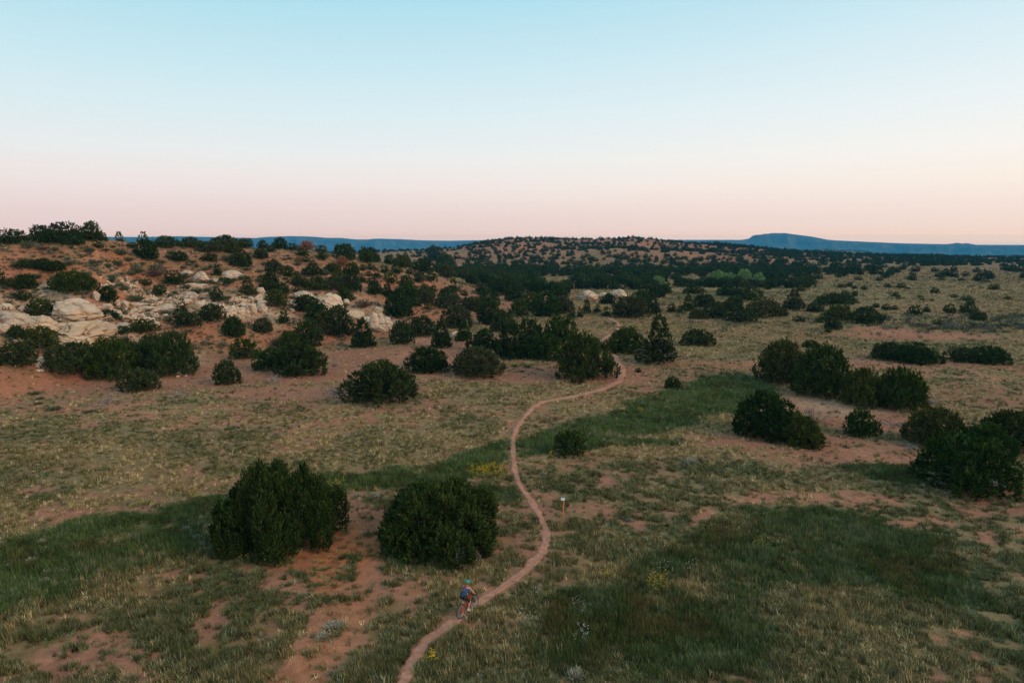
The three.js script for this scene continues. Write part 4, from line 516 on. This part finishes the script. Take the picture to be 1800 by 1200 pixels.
// ---------------------------------------------------------------- bicycle (x forward, y up, z to the rider's right)
const rear = spot(810, 1087), frontW = spot(834, 1069.5), heading = Math.atan2(-(frontW.z - rear.z), frontW.x - rear.x);
function rod(a, b, r0, r1 = r0, sides = 10) { const d = V().subVectors(b, a), g = new THREE.CylinderGeometry(r1, r0, d.length(), sides); g.translate(0, d.length() / 2, 0); g.applyQuaternion(new THREE.Quaternion().setFromUnitVectors(V(0, 1, 0), d.clone().normalize())); g.translate(a.x, a.y, a.z); return g; }
const WR = 0.36, RH = V(0, WR, 0), FH = V(1.13, WR, 0), BB = V(0.44, 0.34, 0), SEAT = V(0.22, 0.95, 0), HT = V(0.83, 0.87, 0), HB = V(0.87, 0.74, 0);
{
  const t = thing('mountain_bike', 'red-orange mountain bike ridden up the dirt trail', 'bicycle');
  t.position.set(rear.x, H(rear.x, rear.z) + 0.02, rear.z); t.rotation.y = heading; t.rotation.order = 'YZX'; t.rotation.z = Math.atan2(frontW.y - rear.y, 1.1) * 0.9; t.scale.setScalar(0.92);
  const red = mat(0.42, 0.035, 0.012, 0.45), black = mat(0.012, 0.012, 0.013, 0.6), rubber = mat(0.03, 0.03, 0.03, 0.9), alloy = mat(0.45, 0.45, 0.47, 0.35, { metalness: 0.6 }), grey = mat(0.18, 0.18, 0.19, 0.4);
  const frame = part('frame', mergeGeometries([rod(HB, BB, 0.034), rod(HT, V(0.27, 0.76, 0), 0.026), rod(V(0.25, 0.8, 0), BB, 0.022), rod(HB, HT, 0.03), ...[-1, 1].flatMap((s) => [rod(V(BB.x, BB.y, s * 0.04), V(RH.x, RH.y, s * 0.07), 0.015), rod(V(0.29, 0.66, s * 0.02), V(RH.x, RH.y, s * 0.07), 0.013)])]), red, t);
  part('seat_post', rod(V(0.25, 0.8, 0), V(0.225, 0.93, 0), 0.015), black, t);
  const sad = new THREE.SphereGeometry(1, 18, 10); sad.scale(0.14, 0.025, 0.07); { const P = sad.attributes.position; for (let k = 0; k < P.count; k++) P.setZ(k, P.getZ(k) * (P.getX(k) > 0 ? 1 - P.getX(k) * 4.6 : 1)); } sad.translate(SEAT.x, SEAT.y, 0); sad.computeVertexNormals(); part('saddle', sad, black, t);
  part('fork', mergeGeometries([rod(V(0.865, 0.76, 0), V(0.89, 0.74, 0), 0.03), ...[-1, 1].flatMap((s) => [rod(V(0.88, 0.72, s * 0.065), V(1.0, 0.56, s * 0.065), 0.017), rod(V(0.98, 0.58, s * 0.065), V(FH.x, FH.y, s * 0.06), 0.023)]), rod(V(0.88, 0.73, -0.07), V(0.88, 0.73, 0.07), 0.022)]), black, t);
  const bar = part('handlebar', mergeGeometries([rod(HT, V(0.85, 0.95, 0), 0.02), ...[-1, 1].map((s) => rod(V(0.85, 0.95, 0), V(0.8, 0.985, s * 0.37), 0.014))]), black, t);
  for (const s of [-1, 1]) part('grip', rod(V(0.815, 0.98, s * 0.25), V(0.798, 0.987, s * 0.385), 0.019), rubber, bar);
  for (const h of [RH, FH]) {
    const w = part('wheel', mergeGeometries([...Array.from({ length: 24 }, (_, k) => { const a = k / 24 * 6.283, o = k % 2 ? 0.03 : -0.03; return rod(V(h.x + Math.cos(a + 0.4) * 0.02, h.y + Math.sin(a + 0.4) * 0.02, o), V(h.x + Math.cos(a) * 0.3, h.y + Math.sin(a) * 0.3, 0), 0.0025, 0.0025, 4); }), rod(V(h.x, h.y, -0.06), V(h.x, h.y, 0.06), 0.022)]), grey, t);
    const ty = new THREE.TorusGeometry(WR - 0.032, 0.032, 10, 48); ty.translate(h.x, h.y, 0); part('tyre', ty, rubber, w);
    const ri = new THREE.TorusGeometry(WR - 0.07, 0.014, 8, 48); ri.scale(1, 1, 1.3); ri.translate(h.x, h.y, 0); part('rim', ri, alloy, w);
    const disc = new THREE.TorusGeometry(0.075, 0.008, 4, 24); disc.translate(h.x, h.y, -0.05); part('brake_disc', disc, alloy, w);
  }
  const ring = new THREE.TorusGeometry(0.07, 0.009, 6, 28); ring.translate(BB.x, BB.y, 0.05); const cr = part('crank', mergeGeometries([ring, rod(V(BB.x, BB.y, 0.075), V(BB.x + 0.02, BB.y - 0.17, 0.085), 0.014), rod(V(BB.x, BB.y, -0.075), V(BB.x - 0.02, BB.y + 0.17, -0.085), 0.014), rod(V(BB.x, BB.y, -0.075), V(BB.x, BB.y, 0.075), 0.018)]), black, t);
  for (const s of [-1, 1]) { const pd = new THREE.BoxGeometry(0.1, 0.02, 0.1); pd.translate(BB.x + s * 0.02, BB.y - s * 0.17, s * 0.145); part('pedal', pd, black, cr); }
  const cas = new THREE.CylinderGeometry(0.09, 0.06, 0.04, 24); cas.rotateX(Math.PI / 2); cas.translate(0, WR, 0.055); part('cassette', cas, mat(0.35, 0.05, 0.03, 0.4), t);
  part('chain', mergeGeometries([rod(V(BB.x, BB.y + 0.07, 0.05), V(0, WR + 0.07, 0.055), 0.006), rod(V(BB.x, BB.y - 0.07, 0.05), V(0, WR - 0.07, 0.055), 0.006)]), mat(0.08, 0.08, 0.08, 0.5), t);
}
// ---------------------------------------------------------------- the rider
function blobMesh(bones, c, half, res, k = 0.03, extra) {           // bones: [a, ra, b, rb]; one smooth surface round all of them
  const mc = new MarchingCubes(res, new THREE.MeshStandardMaterial(), false, false, 120000); mc.isolation = 0; const p = V(), ab = V(), ap = V();
  for (let z = 0; z < res; z++) for (let y = 0; y < res; y++) for (let x = 0; x < res; x++) {
    p.set(c.x + half * (x - res / 2) / (res / 2), c.y + half * (y - res / 2) / (res / 2), c.z + half * (z - res / 2) / (res / 2)); let d = 1e3;
    for (const [a, ra, b, rb] of bones) { ab.subVectors(b, a); ap.subVectors(p, a); const t = clamp(ap.dot(ab) / Math.max(ab.lengthSq(), 1e-9)), e = ap.addScaledVector(ab, -t).length() - mix(ra, rb, t), h = clamp(0.5 + 0.5 * (d - e) / k); d = d > 100 ? e : mix(d, e, h) - k * h * (1 - h); }
    if (extra) d = extra(p, d);
    mc.field[x + y * res + z * res * res] = -d;
  }
  mc.update(); const n = mc.count ?? mc.geometry.drawRange.count, P = mc.positionArray.slice(0, n * 3); for (let i = 0; i < n; i++) { P[i * 3] = c.x + half * P[i * 3]; P[i * 3 + 1] = c.y + half * P[i * 3 + 1]; P[i * 3 + 2] = c.z + half * P[i * 3 + 2]; }
  const g = mergeVertices(geometry(Array.from(P)), 1e-4); g.computeVertexNormals(); return g;
}
{
  const t = thing('person', 'cyclist in teal helmet, blue top and black shorts, leaning over handlebars', 'person');
  t.position.set(rear.x, H(rear.x, rear.z) + 0.02, rear.z); t.rotation.y = heading; t.rotation.order = 'YZX'; t.rotation.z = Math.atan2(frontW.y - rear.y, 1.1) * 0.9; t.scale.setScalar(0.92);
  const skin = mat(0.45, 0.21, 0.14, 0.6), blue = mat(0.012, 0.065, 0.36, 0.85), black = mat(0.012, 0.012, 0.014, 0.85), teal = mat(0.01, 0.25, 0.22, 0.35);
  const hip = V(0.24, 1.07, 0), waist = V(0.31, 1.2, 0), chest = V(0.45, 1.39, 0), neck = V(0.535, 1.51, 0), head = V(0.6, 1.63, 0);
  const S = (s) => V(0.48, 1.46, s * 0.165), E = (s) => V(0.62, 1.19, s * 0.31), W = (s) => V(0.775, 1.025, s * 0.32);
  const Hp = (s) => V(0.26, 1.03, s * 0.085), K = (s) => (s > 0 ? V(0.57, 0.66, 0.13) : V(0.66, 0.9, -0.13)), A = (s) => (s > 0 ? V(0.42, 0.285, 0.135) : V(0.37, 0.62, -0.135)), T = (s) => (s > 0 ? V(0.55, 0.235, 0.145) : V(0.5, 0.575, -0.145));
  const torso = [[hip, 0.13, waist, 0.105], [V(0.23, 1.05, -0.07), 0.12, V(0.23, 1.05, 0.07), 0.12], [waist, 0.105, chest, 0.12], [V(0.45, 1.4, -0.08), 0.105, V(0.45, 1.4, 0.08), 0.105], [chest, 0.1, neck, 0.052], [neck, 0.05, head, 0.052]];
  const headB = [[V(0.595, 1.64, 0), 0.088, V(0.62, 1.6, 0), 0.08], [V(0.64, 1.56, 0), 0.05, V(0.66, 1.575, 0), 0.045], [V(0.695, 1.6, 0), 0.014, V(0.71, 1.585, 0), 0.014], [V(0.61, 1.6, -0.088), 0.014, V(0.605, 1.625, -0.09), 0.014], [V(0.61, 1.6, 0.088), 0.014, V(0.605, 1.625, 0.09), 0.014]];
  const limbs = [-1, 1].flatMap((s) => [[S(s), 0.056, E(s), 0.041], [E(s), 0.042, W(s), 0.026], [Hp(s), 0.098, K(s), 0.06], [K(s), 0.06, V().lerpVectors(K(s), A(s), 0.35), 0.056], [V().lerpVectors(K(s), A(s), 0.35), 0.056, A(s), 0.036], [A(s), 0.04, T(s), 0.03]]);
  part('body', blobMesh([...torso, ...headB, ...limbs], V(0.45, 0.98, 0), 0.86, 104, 0.03), skin, t);
  const up = (p, d) => Math.max(d, -(p.y - 1.02 - 0.55 * (0.3 - p.x) * 0.6));
  part('tank_top', blobMesh([[hip, 0.138, waist, 0.118], [waist, 0.118, chest, 0.132], [V(0.45, 1.385, -0.075), 0.114, V(0.45, 1.385, 0.075), 0.114]], V(0.36, 1.26, 0), 0.34, 56, 0.03, (p, d) => Math.max(up(p, d), p.y - 1.44 + Math.max(0, 0.05 - Math.abs(Math.abs(p.z) - 0.1)) * 0)), blue, t);
  for (const s of [-1, 1]) part('shoulder_strap', rod(V(0.365, 1.38, s * 0.085), V(0.47, 1.525, s * 0.095), 0.014, 0.014, 6), blue, t);
  const pack = blobMesh([[V(0.19, 1.2, -0.1), 0.045, V(0.19, 1.2, 0.1), 0.045], [V(0.235, 1.3, -0.1), 0.045, V(0.235, 1.3, 0.1), 0.045]], V(0.21, 1.25, 0), 0.2, 34, 0.04); part('pack', pack, mat(0.02, 0.07, 0.1, 0.8), t);
  part('shorts', blobMesh([[V(0.23, 1.05, -0.07), 0.133, V(0.23, 1.05, 0.07), 0.133], ...[-1, 1].map((s) => [Hp(s), 0.112, V().lerpVectors(Hp(s), K(s), 0.78), 0.08])], V(0.36, 0.95, 0), 0.38, 60, 0.03, (p, d) => Math.max(d, p.y - 1.18 - 0.3 * (p.x - 0.24))), black, t);
  const hairB = []; const R = rng(12); for (let k = 0; k < 9; k++) { const z = (R() - 0.5) * 0.1; hairB.push([V(0.52, 1.6, z * 0.4), 0.04, V(0.37 - R() * 0.03, 1.47, z * 1.2), 0.05], [V(0.36, 1.47, z * 1.2), 0.05, V(0.255 - R() * 0.05, 1.33 - R() * 0.05, z * 1.5 - 0.02), 0.022]); }
  part('hair', blobMesh([...hairB, [V(0.575, 1.64, 0), 0.093, V(0.56, 1.6, 0), 0.08]], V(0.45, 1.5, 0), 0.26, 56, 0.012), mat(0.16, 0.05, 0.018, 0.75), t);
  { // helmet: a shell with ridges and vents
    const g = new THREE.SphereGeometry(1, 48, 24, 0, Math.PI * 2, 0, Math.PI * 0.56), P = g.attributes.position; for (let k = 0; k < P.count; k++) { const x = P.getX(k), y = P.getY(k), z = P.getZ(k), v = 1 + 0.05 * Math.cos(z * 17) * smooth(0.1, 0.6, y) - 0.03 * smooth(0.7, 1, Math.cos(x * 9) * Math.cos(z * 17)); P.setXYZ(k, x * 0.148 * v, y * 0.118 * v, z * 0.113 * v); } g.rotateZ(-0.16); g.translate(0.605, 1.655, 0); g.computeVertexNormals();
    const h = part('helmet', g, teal, t); teal.side = THREE.DoubleSide;
    for (const s of [-1, 0, 1]) for (const x of [-0.055, 0.03]) { const v = new THREE.SphereGeometry(1, 10, 6); v.scale(0.028, 0.008, 0.012); v.rotateZ(x < 0 ? 0.5 : -0.4); v.translate(0.605 + x, 1.655 + 0.107 - Math.abs(s) * 0.024, s * 0.052); part('vent', v, mat(0.005, 0.06, 0.06, 0.8), h); }
    const vis = new THREE.CylinderGeometry(0.1, 0.1, 0.008, 20, 1, false, -0.9, 1.8); vis.rotateY(Math.PI / 2 - 0.0); vis.rotateZ(-0.3); vis.translate(0.68, 1.68, 0); part('visor', vis, mat(0.01, 0.18, 0.16, 0.5), h);
    for (const s of [-1, 1]) { const e = new THREE.SphereGeometry(0.011, 8, 6); e.translate(0.688, 1.625, s * 0.032); part('eye', e, mat(0.03, 0.02, 0.015, 0.3), t); }
    const m = new THREE.SphereGeometry(1, 10, 6); m.scale(0.008, 0.006, 0.022); m.translate(0.7, 1.555, 0); part('mouth', m, mat(0.35, 0.1, 0.09, 0.5), t);
  }
  for (const s of [-1, 1]) { // gloved hands, four fingers hooked over the grip and the thumb under it
    const b = [[W(s), 0.03, V(0.79, 1.012, s * 0.325), 0.032], [V(0.785, 1.012, s * 0.29), 0.021, V(0.785, 1.012, s * 0.36), 0.02]];
    [0.284, 0.308, 0.332, 0.354].forEach((z, k) => { const q = [0.95, 1.05, 1, 0.85][k]; b.push([V(0.8, 1.013, s * z), 0.0105, V(0.8 + 0.035 * q, 1.002, s * z), 0.0098], [V(0.8 + 0.035 * q, 1.002, s * z), 0.0098, V(0.8 + 0.032 * q, 0.972, s * z), 0.009], [V(0.8 + 0.032 * q, 0.972, s * z), 0.009, V(0.808, 0.96, s * z), 0.008]); });
    b.push([V(0.78, 1.0, s * 0.285), 0.012, V(0.79, 0.975, s * 0.262), 0.011], [V(0.79, 0.975, s * 0.262), 0.011, V(0.815, 0.965, s * 0.268), 0.009]);
    part('glove', blobMesh(b, V(0.8, 1.0, s * 0.315), 0.085, 48, 0.006), black, t);
    const f = s > 0 ? [V(0.41, 0.26, 0.138), V(0.56, 0.225, 0.147), V(0.415, 0.36, 0.135)] : [V(0.36, 0.6, -0.138), V(0.51, 0.56, -0.147), V(0.385, 0.69, -0.135)];
    part('shoe', blobMesh([[f[0], 0.046, f[1], 0.04], [V(f[0].x + 0.02, f[0].y + 0.03, f[0].z), 0.044, f[0], 0.046]], V().lerpVectors(f[0], f[1], 0.5), 0.16, 36, 0.03, (p, d) => Math.max(d, Math.min(f[0].y, f[1].y) - 0.035 - p.y)), mat(0.5, 0.4, 0.22, 0.7), t);
    part('sock', rod(V(f[0].x + 0.005, f[0].y + 0.02, f[0].z), f[2], 0.041, 0.044, 12), mat(0.45, 0.62, 0.5, 0.9), t);
  }
}
renderer.render(scene, camera);
